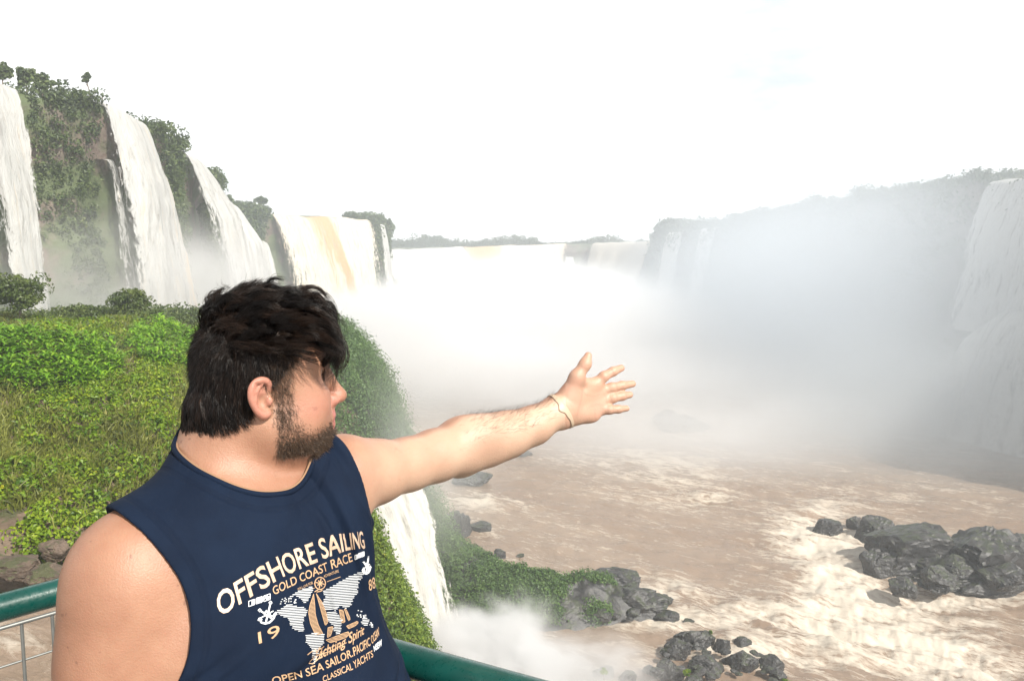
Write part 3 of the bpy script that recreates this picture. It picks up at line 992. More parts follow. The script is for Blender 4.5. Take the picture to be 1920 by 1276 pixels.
# ---- bushes of the spur
nsp = 3000
ui = rg.random(nsp) ** 0.8 * 0.86
vi = rg.random(nsp) * 0.9 + 0.05
iu, iv = (ui * (SV.shape[0] - 1)).astype(int), (vi * (SV.shape[1] - 1)).astype(int)
p = SV[iu, iv]
keep = (fbm(p * 0.3, 3, 88) + 0.62 > ui * 0.75) & (p[:, 2] > WATER_Z + 0.25)
p = p[keep]
v1, f1, t1 = clumps(p, 0.32 + 0.5 * rg.random(len(p)) ** 2, 60, 0.19, 0.9, 0.4, 0.7, rg)
stuff('spur_vegetation', v1, f1, t1, M_BLUFF)


# ================================================================== BOULDERS
def boulder_mesh(seed, sub=5):
    import bmesh
    rgb_ = np.random.default_rng(seed)
    bm = bmesh.new()
    bmesh.ops.create_icosphere(bm, subdivisions=sub, radius=1.0)
    v = np.array([x.co for x in bm.verts])
    f = np.array([[q.index for q in x.verts] for x in bm.faces])
    bm.free()
    r = 1 + 0.34 * fbm(v * 1.2 + seed * 3.1, 3, seed)
    v = v * r[:, None]
    for _ in range(26):                                   # broken planes
        d = nrm(rgb_.normal(size=3))
        h = 0.60 + 0.34 * rgb_.random()
        s = v @ d
        v = v - np.where(s > h, (s - h) * 0.96, 0)[:, None] * d
    cell = np.floor((v + 0.22 * fbm(v * 2.0, 2, seed + 2)[:, None] + seed) * 2.6)
    step_ = _hash(cell[:, 0].astype(int), cell[:, 1].astype(int), cell[:, 2].astype(int), seed)
    v = v * (1 - 0.13 * step_)[:, None]
    v = v + nrm(v) * (0.07 * fbm(v * 3.5, 4, seed + 5, 0.6) + 0.03 * fbm(v * 12, 3, seed + 6))[:, None]
    return v, f


def boulder(label, px, py_base, wpx, hpx, seed, depth=0.8, group='boulders in the river', sink=0.25, z=WATER_Z, rot=None):
    b = PZ(px, py_base, z)
    d = proj(b)[2]
    W, H = wpx / FPX * d / 2, hpx / FPX * d
    v, f = boulder_mesh(seed)
    a = seed * 1.7
    c_, s_ = math.cos(a), math.sin(a)
    v = v @ np.array([[c_, -s_, 0], [s_, c_, 0], [0, 0, 1]]).T
    v = v / np.abs(v).max(0)
    Hh = H * 0.8
    v = v * [W, W * depth, Hh * (0.5 + sink)]
    ctr = b + [0, W * depth * 0.75, Hh * (0.5 - sink)]
    o = mk('boulder', v, f, M_BOULDER, smooth=False)
    o.location = ctr
    return tag(o, label, 'boulder', group)


BL = [
    ('humped dark boulder, the leftmost of the rocks far out in the rapids', 1558, 1003, 62, 36, 1, 0.8),
    ('smaller pointed boulder right behind the humped leftmost rapids rock', 1606, 991, 42, 28, 2, 0.8),
    ('long low domed rock between the pointed boulder and the big rock island', 1658, 1018, 96, 54, 3, 0.7),
    ('squarish dark rock in white foam in front of the big rock island', 1661, 1084, 74, 60, 4, 0.7),
    ('great dark rock hump forming the left half of the rock island', 1755, 1086, 200, 108, 5, 0.75),
    ('large blocky rock forming the right half of the island at the photo edge', 1880, 1102, 190, 138, 6, 0.75),
    ('low front slab of the big rock island running to the right edge', 1868, 1122, 160, 40, 7, 0.5),
    ('low connecting ledge at the waterline of the rock island', 1810, 1110, 170, 50, 57, 0.5),
    ('big dark mossy boulder on the end of the green spur', 1150, 1128, 120, 62, 8, 0.8),
    ('dark rock mass on the waterline below the mossy spur boulder', 1190, 1158, 130, 62, 9, 0.6),
    ('rounded grey rock leading from the bushes to the spur end', 1085, 1150, 110, 70, 10, 0.7),
    ('pointed boulder standing alone off the tip of the spur', 1243, 1141, 46, 30, 11, 0.8),
    ('flat rock just below the lone pointed boulder at the spur tip', 1250, 1166, 56, 22, 12, 0.8),
    ('dim wet rock at the foot of the spur beside the splash cloud', 1045, 1170, 90, 50, 13, 0.7),
    ('small pair of wet stones in foam right of the spur tip', 1292, 1171, 26, 10, 14, 0.7),
    ('tallest angular rock in the heap at the bottom of the photo', 1310, 1224, 86, 48, 15, 0.8),
    ('broad grey rock at the left of the bottom rock heap', 1270, 1235, 62, 40, 16, 0.8),
    ('upright wedge rock right of the tallest rock in the heap', 1356, 1226, 36, 34, 17, 0.8),
    ('boulder with pale top at the upper right of the rock heap', 1395, 1218, 36, 24, 18, 0.8),
    ('big rounded rock in the front middle of the rock heap', 1325, 1272, 84, 46, 19, 0.8),
    ('dark rock at the bottom left corner of the rock heap', 1262, 1282, 62, 46, 20, 0.8),
    ('tilted split rock on the right of the rock heap', 1398, 1266, 66, 48, 21, 0.7),
    ('slanting rock at the lower right end of the rock heap', 1448, 1264, 52, 40, 22, 0.7),
    ('small dark stone wedged between the heap rocks', 1370, 1248, 30, 18, 23, 0.8),
    ('little stone at the right rim of the rock heap', 1425, 1236, 24, 14, 24, 0.8),
    ('mossy rock close to the splash at the bottom edge', 1136, 1276, 50, 28, 25, 0.8),
    ('rock with a ragged top cut by the bottom edge left of the heap', 1182, 1284, 42, 34, 26, 0.8),
    ('small dark stone left of the rock heap at the bottom', 1218, 1262, 26, 16, 27, 0.8),
    ('domed river rock close to the bluff in brown water', 902, 997, 50, 22, 28, 0.8),
    ('jagged pair rock near the green spur in white foam', 936, 1048, 26, 22, 29, 0.8),
    ('lower rock beside the jagged one near the green spur', 914, 1052, 34, 16, 30, 0.8),
    ('tiny flat stone alone in the brown river', 976, 1043, 16, 5, 31, 0.8),
    ('tall pale hazy rock stump standing at the foot of the bluff', 852, 1010, 62, 66, 32, 0.8),
    ('hazy rock islet half hidden under the outstretched forearm', 885, 912, 80, 34, 33, 0.8),
    ('far hazy rock just under the wrist of the outstretched arm', 985, 857, 40, 12, 34, 0.8),
    ('dim rock shelf in the thick mist right of the hand', 1290, 812, 110, 40, 35, 0.6),
    ('dark lump of rock in mist just above the shelf right of the hand', 1250, 800, 60, 44, 36, 0.6),
]
for a in BL:
    boulder(*a)
rb2 = np.random.default_rng(404)
for k in range(30):
    px = rb2.uniform(1225, 1470)
    py = 1218 + rb2.uniform(0, 62) + 0.10 * abs(px - 1330)
    w_ = rb2.uniform(12, 34)
    boulder('small dark broken stone among the rock heap at the bottom of the photo', px, py, w_, w_ * rb2.uniform(0.45, 0.8), 500 + k, 0.9, 'small stones of the rock heap', 0.1, WATER_Z + 0.45)
for k in range(22):
    px = rb2.uniform(1030, 1265)
    py = 1128 + rb2.uniform(0, 40)
    w_ = rb2.uniform(14, 44)
    boulder('small dark stone on the wet shore of the green spur', px, py, w_, w_ * rb2.uniform(0.4, 0.75), 600 + k, 0.9, 'small stones of the spur shore', 0.1, WATER_Z + 0.35)
for k in range(16):
    px = rb2.uniform(1690, 1930)
    py = 1040 + rb2.uniform(0, 85)
    w_ = rb2.uniform(40, 90)
    boulder('jagged dark block on the big rock island at the right', px, py, w_, w_ * rb2.uniform(0.5, 0.8), 700 + k, 0.9, 'blocks of the rock island', 0.1, WATER_Z + 0.7)
# bank rocks beside the stream on the left
for lb, px, py, w_, h_, sd_ in [('brown bank rock at the left edge above the stream', 10, 1086, 110, 46, 41), ('flat brown ledge of rock by the white stream water', 70, 1096, 90, 34, 42), ('reddish stone under the vines beside the stream', 95, 1046, 60, 40, 43)]:
    bo = boulder(lb, px, py, w_, h_, sd_, 0.8, 'bank rocks by the stream', 0.25, -4.4)
    bo.data.materials[0] = rock_mat('bank_rock', (0.07, 0.05, 0.036), (0.12, 0.085, 0.062), (0.05, 0.055, 0.02), -0.1, 1.4, 0.08) if sd_ == 41 else bpy.data.materials['bank_rock']
# shrubs growing on the rock heap
for lb, px, py, w_, sd_ in [('little bright green shrub at the right foot of the rock heap', 1478, 1290, 34, 51), ('tiny tuft of green on top of the tallest heap rock', 1332, 1186, 8, 52), ('low green tuft on the mossy rock near the splash', 1132, 1262, 16, 53), ('small bush on the left corner rock of the heap', 1288, 1262, 18, 54)]:
    zz = WATER_Z + (0.2 if sd_ == 51 else 0.9)
    b = PZ(px, py, zz)
    cw = w_ / FPX * proj(b)[2] / 2
    tree('shrub', lb, b, cw * 0.05, (cw, cw, cw * 0.6), 14, 0.13, M_VINE, 40, sd_, 'shrubs on the river rocks', 'shrub', 3, 0.4)
# ================================================================== SIGNED DISTANCE MODELLING (one continuous surface per body)
class SDF:
    def __init__(self):
        self.pr = []

    def add(self, fn, c, r, k=0.02, op='+'):
        self.pr.append((fn, np.asarray(c, float), float(r), k, op))

    def cone(self, a, b, ra, rb, k=0.02, op='+', flat=None):
        "round cone from a to b; flat=(direction, factor) squeezes it along a direction"
        a, b = np.asarray(a, float), np.asarray(b, float)
        ab = b - a
        L2 = max(float(ab @ ab), 1e-12)
        if flat is None:
            def fn(p):
                t = np.clip(((p - a) @ ab) / L2, 0, 1)
                q = p - a - t[:, None] * ab
                return np.sqrt((q * q).sum(1)) - (ra + (rb - ra) * t)
        else:
            fd, ff = nrm(flat[0]), flat[1]

            def fn(p):
                t = np.clip(((p - a) @ ab) / L2, 0, 1)
                q = p - a - t[:, None] * ab
                s = q @ fd
                q = q + (s * (1 / ff - 1))[:, None] * fd
                return (np.sqrt((q * q).sum(1)) - (ra + (rb - ra) * t)) * (ff if ff < 1 else 1.0)
        R = max(ra, rb) * (1 if flat is None else max(1, flat[1]))
        self.add(fn, (a + b) / 2, math.sqrt(L2) / 2 + R, k, op)

    def ell(self, c, r, k=0.02, op='+', B=None):
        "ellipsoid; B rows are its axes"
        c, r = np.asarray(c, float), np.asarray(r, float)
        Bm = np.eye(3) if B is None else np.asarray(B, float)

        def fn(p):
            q = (p - c) @ Bm.T
            k0 = np.sqrt(((q / r) ** 2).sum(1))
            k1 = np.sqrt(((q / (r * r)) ** 2).sum(1))
            return np.where(k1 > 1e-9, k0 * (k0 - 1) / np.maximum(k1, 1e-9), -r.min())
        self.add(fn, c, r.max(), k, op)

    def chain(self, pts, rad, k=0.015, **kw):
        for i in range(len(pts) - 1):
            self.cone(pts[i], pts[i + 1], rad[i], rad[i + 1], k, **kw)

    def ev(self, p, centre=None, half=None):
        d = np.full(len(p), 1e3)
        for fn, c, r, k, op in self.pr:
            if centre is not None and np.linalg.norm(centre - c) - r > half + k + 0.03:
                continue
            e = fn(p)
            if op == '+':
                h = np.maximum(k - np.abs(d - e), 0) / k if k > 0 else 0
                d = np.minimum(d, e) - h * h * k * 0.25
            elif op == '-':
                h = np.maximum(k - np.abs(d + e), 0) / k if k > 0 else 0
                d = np.maximum(d, -e) + h * h * k * 0.25
            elif op == 'd':                                # displacement field
                d = d + e
        return d


def surface(sdf, lo, hi, h, n=14, iters=1):
    "surface nets on sparse blocks; returns verts, quads"
    lo = np.asarray(lo, float)
    nb = np.ceil((np.asarray(hi) - lo) / (h * n)).astype(int)
    half = h * n * 0.5 * math.sqrt(3)
    ax = np.arange(n + 1)
    I = np.stack(np.meshgrid(ax, ax, ax, indexing='ij'), -1).reshape(-1, 3)
    keys, pos, edges = [], [], []
    for bx in range(nb[0]):
        for by in range(nb[1]):
            for bz in range(nb[2]):
                g0 = np.array([bx, by, bz]) * n
                c = lo + (g0 + n / 2) * h
                d0 = sdf.ev(c[None], c, half)[0]
                if abs(d0) > half * 1.9 + 0.03:
                    continue
                D = sdf.ev(lo + (I + g0) * h, c, half).reshape(n + 1, n + 1, n + 1)
                if D.min() > 0 or D.max() < 0:
                    continue
                sg = D < 0
                s8 = sum(sg[i:n + i, j:n + j, k:n + k].astype(int) for i in (0, 1) for j in (0, 1) for k in (0, 1))
                cs = np.argwhere((s8 > 0) & (s8 < 8))
                acc, cnt = np.zeros((len(cs), 3)), np.zeros(len(cs))
                for axis in range(3):
                    o1, o2 = [a for a in range(3) if a != axis]
                    for u in (0, 1):
                        for w_ in (0, 1):
                            a = cs.copy()
                            a[:, o1] += u
                            a[:, o2] += w_
                            b = a.copy()
                            b[:, axis] += 1
                            da, db = D[a[:, 0], a[:, 1], a[:, 2]], D[b[:, 0], b[:, 1], b[:, 2]]
                            m_ = (da < 0) != (db < 0)
                            t = np.where(m_, da / np.where(m_, da - db, 1), 0)
                            q = a.astype(float)
                            q[:, axis] += t
                            acc[m_] += q[m_]
                            cnt[m_] += 1
                pos.append(lo + (acc / cnt[:, None] + g0) * h)
                g = cs + g0
                keys.append((g[:, 0] << 42) | (g[:, 1] << 21) | g[:, 2])
                for axis in range(3):
                    sl1 = [slice(0, n)] * 3
                    sl2 = [slice(0, n)] * 3
                    sl2[axis] = slice(1, n + 1)
                    x = sg[tuple(sl1)] != sg[tuple(sl2)]
                    e = np.argwhere(x)
                    if len(e):
                        edges.append(np.c_[e + g0, np.full(len(e), axis), sg[e[:, 0], e[:, 1], e[:, 2]]])
    keys = np.concatenate(keys)
    pos = np.concatenate(pos)
    o = np.argsort(keys)
    keys, pos = keys[o], pos[o]
    E = np.concatenate(edges)
    F = []
    for axis in range(3):
        e = E[E[:, 3] == axis]
        u, w_ = (axis + 1) % 3, (axis + 2) % 3
        q = []
        for a, b in ((0, 0), (1, 0), (1, 1), (0, 1)):
            g = e[:, :3].copy()
            g[:, u] -= a
            g[:, w_] -= b
            k = (g[:, 0] << 42) | (g[:, 1] << 21) | g[:, 2]
            i = np.searchsorted(keys, k)
            i = np.clip(i, 0, len(keys) - 1)
            q.append(np.where(keys[i] == k, i, -1))
        q = np.stack(q, 1)
        q = np.where((e[:, 4] == 1)[:, None], q, q[:, ::-1])
        F.append(q[(q >= 0).all(1)])
    F = np.concatenate(F)
    # close pin holes left between blocks
    e_ = np.sort(np.concatenate([F[:, [0, 1]], F[:, [1, 2]], F[:, [2, 3]], F[:, [3, 0]]]), axis=1)
    ek, ec = np.unique(e_[:, 0].astype(np.int64) * len(pos) + e_[:, 1], return_counts=True)
    open_ = ek[ec == 1]
    if 0 < len(open_) < 4000:
        nb_ = {}
        for k_ in open_:
            a_, b_ = int(k_ // len(pos)), int(k_ % len(pos))
            nb_.setdefault(a_, []).append(b_)
            nb_.setdefault(b_, []).append(a_)
        seen, extra = set(), []
        for s_ in list(nb_):
            if s_ in seen:
                continue
            lp, cur, prev = [s_], s_, -1
            seen.add(s_)
            while len(lp) < 40:
                nx = [q_ for q_ in nb_[cur] if q_ != prev and (q_ not in seen or (q_ == s_ and len(lp) > 2))]
                if not nx:
                    break
                prev, cur = cur, nx[0]
                if cur == s_:
                    break
                lp.append(cur)
                seen.add(cur)
            if 3 <= len(lp) <= 24:
                for i_ in range(1, len(lp) - 1, 2):
                    extra.append([lp[0], lp[i_], lp[i_ + 1], lp[min(i_ + 2, len(lp) - 1)]])
        if extra:
            X = np.array(extra)
            w_ = np.cross(pos[X[:, 2]] - pos[X[:, 0]], pos[X[:, 3]] - pos[X[:, 1]])
            w_ = np.where(np.linalg.norm(w_, axis=1, keepdims=True) < 1e-12, np.cross(pos[X[:, 1]] - pos[X[:, 0]], pos[X[:, 2]] - pos[X[:, 0]]), w_)
            flip = (w_ * grad_big(sdf, pos[X].mean(1))).sum(1) < 0
            X[flip] = X[flip][:, ::-1]
            F = np.r_[F, X]
    for _ in range(iters):                                 # pull the vertices onto the true surface
        d = ev_big(sdf, pos)
        g = grad_big(sdf, pos)
        pos = pos - np.clip(d, -h, h)[:, None] * g * 0.9
    return pos, F


def ev_big(sdf, p, cell=0.06):
    "evaluate in spatial bins so that far primitives are skipped"
    key = np.floor(p / cell).astype(int)
    _, inv = np.unique(key, axis=0, return_inverse=True)
    inv = inv.ravel()
    o = np.argsort(inv, kind='stable')
    cuts = np.r_[0, np.flatnonzero(np.diff(inv[o])) + 1, len(o)]
    out = np.empty(len(p))
    for a, b in zip(cuts[:-1], cuts[1:]):
        i = o[a:b]
        q = p[i]
        c = (q.min(0) + q.max(0)) / 2
        out[i] = sdf.ev(q, c, np.linalg.norm(q.max(0) - c) + 0.004)
    return out


def grad_big(sdf, p, e=0.0008):
    g = np.stack([ev_big(sdf, p + np.eye(3)[k] * e) - ev_big(sdf, p - np.eye(3)[k] * e) for k in range(3)], 1)
    return nrm(g)
# ================================================================== THE MAN
R_SH = P(249, 1078, 0.965)                                  # his right shoulder joint
L_SH = P(649, 890, 1.185)                                   # his left shoulder joint
MID = (R_SH + L_SH) / 2
sh = L_SH - R_SH
sh[2] = 0
sh = nrm(sh)                                                # towards his left
fr = np.array([sh[1], -sh[0], 0.0])                         # the way his chest faces
up = np.array([0, 0, 1.0])
TZ0 = 1.41
TO = np.array([MID[0] - 0.004, MID[1], TZ0])
T = lambda a, b, c: TO + sh * a + fr * b + up * c           # torso frame
TB = np.stack([sh, fr, up])

HYAW = RAD(26)
hF = np.array([math.cos(HYAW), math.sin(HYAW), 0.0])
HP = RAD(2)
hF = hF * math.cos(HP) + up * math.sin(HP)
hL = nrm(np.cross(up, hF))
hU = np.cross(hF, hL)
HO = P(502, 747, 1.035) + 0.076 * hL                        # midway between the ear canals
HS = 0.925
H = lambda a, b, c: HO + HS * (hF * a + hL * b + hU * c)    # head frame: forward, left, up
HB = np.stack([hF, hL, hU])

NECK = P(436, 872, 1.115)

torso = SDF()
torso.ell(T(-0.008, -0.01, -0.19), (0.162, 0.118, 0.255), 0.03, B=TB)
torso.ell(T(-0.078, 0.070, -0.135), (0.096, 0.056, 0.085), 0.05, B=TB)
torso.ell(T(0.060, 0.060, -0.135), (0.080, 0.048, 0.085), 0.05, B=TB)
torso.ell(T(0.012, 0.040, -0.46), (0.198, 0.168, 0.23), 0.08, B=TB)
torso.ell(T(0.080, 0.030, -0.31), (0.122, 0.128, 0.15), 0.06, B=TB)
torso.ell(T(0, 0.0, -0.60), (0.185, 0.145, 0.17), 0.06, B=TB)
torso.cone(NECK + [0, 0, 0.02], R_SH * 0.75 + MID * 0.25 + up * 0.005 - fr * 0.005, 0.052, 0.056, 0.05)
torso.cone(NECK + [0, 0, 0.02], L_SH * 0.75 + MID * 0.25 + up * 0.00 - fr * 0.01, 0.052, 0.054, 0.05)
torso.cone(T(-0.10, 0.015, -0.035), T(0.10, 0.01, -0.035), 0.068, 0.066, 0.05)
torso.ell(R_SH - sh * 0.002 + up * 0.0, (0.060, 0.066, 0.074), 0.045, B=TB)
torso.ell(L_SH - sh * 0.0, (0.050, 0.054, 0.056), 0.045, B=TB)
N_TORSO = len(torso.pr)

body = SDF()
body.pr = list(torso.pr)
# neck and throat
body.cone(NECK - up * 0.03, H(-0.040, 0, -0.02), 0.072, 0.060, 0.03)
body.cone(NECK + fr * 0.012 - up * 0.03, H(-0.016, 0, -0.085), 0.058, 0.046, 0.03)
# his right arm hangs down
R_EL = P(204, 1450, 0.935)
R_WR = P(240, 1720, 0.90)
body.chain([R_SH + up * -0.005 - sh * 0.006, R_SH * 0.55 + R_EL * 0.45 + [-0.004, 0, 0], R_EL], [0.066, 0.063, 0.052], 0.03)
body.chain([R_EL, R_EL * 0.55 + R_WR * 0.45, R_WR], [0.052, 0.049, 0.030], 0.03)
body.ell(R_SH * 0.82 + R_EL * 0.18 - sh * 0.006 + fr * 0.006, (0.064, 0.066, 0.105), 0.03, B=TB)
rh = R_WR + np.array([0.004, -0.004, -0.05])
body.ell(rh, (0.016, 0.040, 0.048), 0.02)
for k, (dy, L_) in enumerate(((-0.030, 0.072), (-0.010, 0.082), (0.010, 0.078), (0.028, 0.062))):
    a = rh + [0, dy, -0.03]
    body.chain([a, a + [0.006, 0, -0.6 * L_], a + [0.020, 0, -L_]], [0.0100, 0.0090, 0.0075], 0.006)
body.chain([rh + [0.0, -0.03, 0.02], rh + [0.02, -0.055, -0.015], rh + [0.03, -0.056, -0.045]], [0.014, 0.011, 0.009], 0.01)
# his left arm reaches out over the gorge
arm = [(648, 889, 1.180, .0530), (702, 884, 1.225, .0470), (765, 870, 1.278, .0400), (815, 854, 1.320, .0410), (868, 838, 1.362, .0440), (912, 825, 1.390, .0430), (952, 814, 1.412, .0385), (1000, 797, 1.438, .0325), (1046, 771, 1.462, .0265)]
ap = [P(a, b, c) for a, b, c, d in arm]
body.chain(ap, [a[3] for a in arm], 0.02)
body.ell(P(858, 868, 1.372), (0.019, 0.019, 0.019), 0.025)   # elbow point
body.ell(P(880, 812, 1.362), (0.040, 0.026, 0.024), 0.03)
# the open hand, palm to the camera, thumb up
WR = ap[-1]
hn = lambda x, y, d: P(1000 + x / 7.09, 640 + y / 7.09, d)
to_cam = nrm(CAM - hn(700, 750, 1.49))
mcp = [hn(845, 560, 1.497), hn(890, 668, 1.503), hn(915, 790, 1.503), hn(900, 905, 1.498)]
wr_b = [hn(420, 790, 1.466), hn(420, 860, 1.470), hn(420, 940, 1.470), hn(430, 1030, 1.468)]
for a, b, r0, r1 in zip(wr_b, mcp, (0.015, 0.016, 0.016, 0.0155), (0.0112, 0.0115, 0.0112, 0.0105)):
    body.cone(a, b, r0, r1, 0.016)
body.cone(WR, hn(420, 890, 1.468), 0.0275, 0.021, 0.02, flat=(to_cam, 0.85))
body.ell(hn(500, 730, 1.470), (0.019, 0.015, 0.024), 0.012)                # ball of the thumb
body.ell(hn(560, 985, 1.476), (0.024, 0.013, 0.015), 0.012)                # heel of the hand
body.ell(hn(735, 1000, 1.489), (0.020, 0.011, 0.012), 0.012)
fing = [
    [(845, 560, 1.497), (935, 465, 1.497), (1060, 398, 1.506), (1168, 352, 1.520)],
    [(890, 668, 1.503), (1040, 612, 1.506), (1180, 584, 1.516), (1318, 562, 1.530)],
    [(915, 790, 1.503), (1050, 752, 1.504), (1180, 724, 1.512), (1282, 706, 1.524)],
    [(900, 905, 1.498), (1010, 905, 1.496), (1130, 898, 1.502), (1238, 888, 1.512)],
]
fr_ = [(.0112, .0096, .0086, .0070), (.0112, .0094, .0085, .0068), (.0108, .0092, .0082, .0066), (.0100, .0084, .0074, .0060)]
for fp, rr in zip(fing, fr_):
    body.chain([hn(*q) for q in fp], rr, 0.005)
body.chain([hn(480, 690, 1.466), hn(575, 475, 1.462), hn(690, 300, 1.466), hn(728, 190, 1.470)], (0.0175, 0.0128, 0.0100, 0.0074), 0.010)
body.cone(hn(600, 520, 1.470), hn(800, 560, 1.494), 0.0085, 0.009, 0.012)   # web of the thumb
# ---- head
hs = HS


def hell(c, r, k=0.02, op='+', B=None):
    body.ell(H(*c), np.array(r) * hs, k, op, HB if B is None else B)


def hcone(a, b, ra, rb, k=0.015, op='+', **kw):
    body.cone(H(*a), H(*b), ra * hs, rb * hs, k, op, **kw)


hell((0.001, 0, 0.044), (0.083, 0.075, 0.088), 0.02)
hell((0.030, 0, 0.050), (0.064, 0.066, 0.070), 0.04)
hell((0.040, 0, -0.022), (0.060, 0.060, 0.080), 0.03)
for s in (-1, 1):
    hcone((-0.002, s * 0.050, -0.045), (0.064, s * 0.020, -0.092), 0.025, 0.021, 0.03)
    hell((0.058, s * 0.040, -0.024), (0.034, 0.027, 0.034), 0.03)
    hell((0.030, s * 0.050, -0.060), (0.036, 0.022, 0.034), 0.03)
    hcone((0.086, s * 0.010, 0.038), (0.070, s * 0.046, 0.039), 0.0115, 0.011, 0.018)
hell((0.072, 0, -0.096), (0.024, 0.026, 0.022), 0.022)
hell((0.022, 0, -0.090), (0.052, 0.046, 0.028), 0.03)
hell((0.074, 0, -0.058), (0.030, 0.034, 0.030), 0.025)
for s in (-1, 1):
    hell((0.0985, s * 0.029, 0.018), (0.0105, 0.0135, 0.0080), 0.020, '-')
    hell((0.0745, s * 0.031, 0.016), (0.0122, 0.0122, 0.0122), 0.004)
    hcone((0.0835, s * 0.018, 0.0218), (0.0715, s * 0.045, 0.0190), 0.0068, 0.0070, 0.008)   # upper lid
    hcone((0.0825, s * 0.020, 0.0065), (0.0710, s * 0.044, 0.0105), 0.0060, 0.0066, 0.009)    # lower lid
hcone((0.088, 0, 0.038), (0.1030, 0, 0.008), 0.0105, 0.0095, 0.014)
hcone((0.1030, 0, 0.008), (0.1215, 0, -0.0195), 0.0092, 0.0104, 0.010)
hell((0.1185, 0, -0.0225), (0.0115, 0.0110, 0.0095), 0.007)
for s in (-1, 1):
    hell((0.106, s * 0.0125, -0.0255), (0.0115, 0.0075, 0.0085), 0.007)
    hell((0.112, s * 0.0068, -0.0345), (0.0062, 0.0036, 0.0050), 0.003, '-')
    hcone((0.100, s * 0.022, -0.023), (0.088, s * 0.032, -0.052), 0.002, 0.002, 0.008, '-')
hcone((0.104, 0, -0.034), (0.101, 0, -0.044), 0.008, 0.009, 0.012)
hell((0.1010, 0, -0.0500), (0.0105, 0.0225, 0.0062), 0.006)
hell((0.1000, 0, -0.0632), (0.0110, 0.0200, 0.0075), 0.006)
hcone((0.1085, 0, -0.0564), (0.094, -0.026, -0.0570), 0.0018, 0.0022, 0.003, '-')
hcone((0.1085, 0, -0.0564), (0.094, 0.026, -0.0570), 0.0018, 0.0022, 0.003, '-')
hcone((0.094, -0.012, -0.078), (0.094, 0.012, -0.078), 0.004, 0.004, 0.012, '-')
# ears
EAR = []
for s in (-1, 1):
    e0 = np.array([-0.006, s * 0.078, 0.0])
    rim_ = [(0.010, .000, 0.012), (0.012, .004, 0.024), (0.003, .009, 0.033), (-0.010, .013, 0.032), (-0.0195, .016, 0.021), (-0.0205, .016, 0.005), (-0.0155, .014, -0.010), (-0.008, .010, -0.022), (-0.001, .005, -0.0275), (0.006, .001, -0.024)]
    rim_ = np.array(rim_)
    rim_ = np.stack([np.interp(np.linspace(0, 9, 37), np.arange(10), rim_[:, q_]) for q_ in range(3)], 1)
    for _ in range(6):
        rim_[1:-1] = 0.25 * rim_[:-2] + 0.5 * rim_[1:-1] + 0.25 * rim_[2:]
    rim_ = [e0 + np.array([a * 0.9, s * b * 0.85, c * 0.88]) for a, b, c in rim_]
    body.ell(H(-0.010, s * 0.080, 0.002), np.array((0.0155, 0.0055, 0.0265)) * hs, 0.010, '+',
             np.stack([nrm(hF * 0.93 - hL * s * 0.36), nrm(hL * s * 0.93 + hF * 0.36), hU]))
    body.chain([H(*q) for q in rim_], np.interp(np.linspace(0, 9, 37), np.arange(10), [.0032, .0034, .0036, .0038, .0038, .0038, .0038, .0044, .0054, .0048]) * hs, 0.003)
    ah = [(-0.002, .009, 0.020), (-0.0105, .0115, 0.013), (-0.0115, .0115, 0.001), (-0.005, .009, -0.011)]
    body.chain([H(*(e0 + np.array([a, s * b, c]))) for a, b, c in ah], np.array([.0024, .0032, .0034, .0028]) * hs, 0.003)
    body.ell(H(*(e0 + np.array([-0.001, s * 0.011, -0.002]))), np.array([.0085, .0085, .0115]) * hs, 0.003, '-', HB)
    body.cone(H(*(e0 + np.array([0.000, s * 0.012, 0.014]))), H(*(e0 + np.array([-0.010, s * 0.016, 0.024]))), .0026 * hs, .0022 * hs, 0.003, '-')
    body.ell(H(*(e0 + np.array([0.0085, s * 0.004, -0.004]))), np.array([.0045, .0040, .0065]) * hs, 0.004, '+', HB)

VOX = 0.0022
bv_, bf_ = surface(body, (-0.72, 0.70, 0.60), (0.36, 1.72, 1.78), VOX)


def head_local(p):
    return ((p - HO) @ HB.T) / HS


def tors_local(p):
    return (p - TO) @ TB.T


# ---- skin: own colour (lips, ears, palm, beard roots) plus painted shade and arm brightness
hl = head_local(bv_)
ishead = (np.abs(hl[:, 1]) < 0.105) & (hl[:, 2] > -0.14) & (hl[:, 0] > -0.15) & (hl[:, 0] < 0.16) & ~((np.abs(hl[:, 1]) > 0.058) & (hl[:, 2] < -0.09)) & ~((hl[:, 1] > 0.03) & (hl[:, 2] < -0.105))
ishead = ishead & (ev_big(torso, bv_) > 0.012)
sg_ = np.abs(hl[:, 1])
red = np.zeros(len(bv_))
red += ishead * 0.9 * np.exp(-(((hl[:, 0] - 0.112) / 0.014) ** 2 + ((hl[:, 2] + 0.026) / 0.016) ** 2))
red += ishead * 0.55 * np.exp(-(((hl[:, 0] - 0.068) / 0.03) ** 2 + ((hl[:, 2] + 0.022) / 0.025) ** 2))
earm = ishead * sstep(0.079, 0.086, sg_) * (np.abs(hl[:, 0] + 0.01) < 0.035) * (np.abs(hl[:, 2]) < 0.045)
red += 0.85 * earm
lip = ishead * (hl[:, 0] > 0.088) * sstep(0.026, 0.020, sg_) * sstep(-0.074, -0.069, hl[:, 2]) * sstep(-0.038, -0.045, hl[:, 2])
hx, hy, hd = proj(bv_)
palm = sstep(1046, 1066, hx) * (bv_[:, 0] > 0) * (0.30 + 0.35 * vnoise(bv_ * 42, 12))
crease = np.zeros(len(bv_))
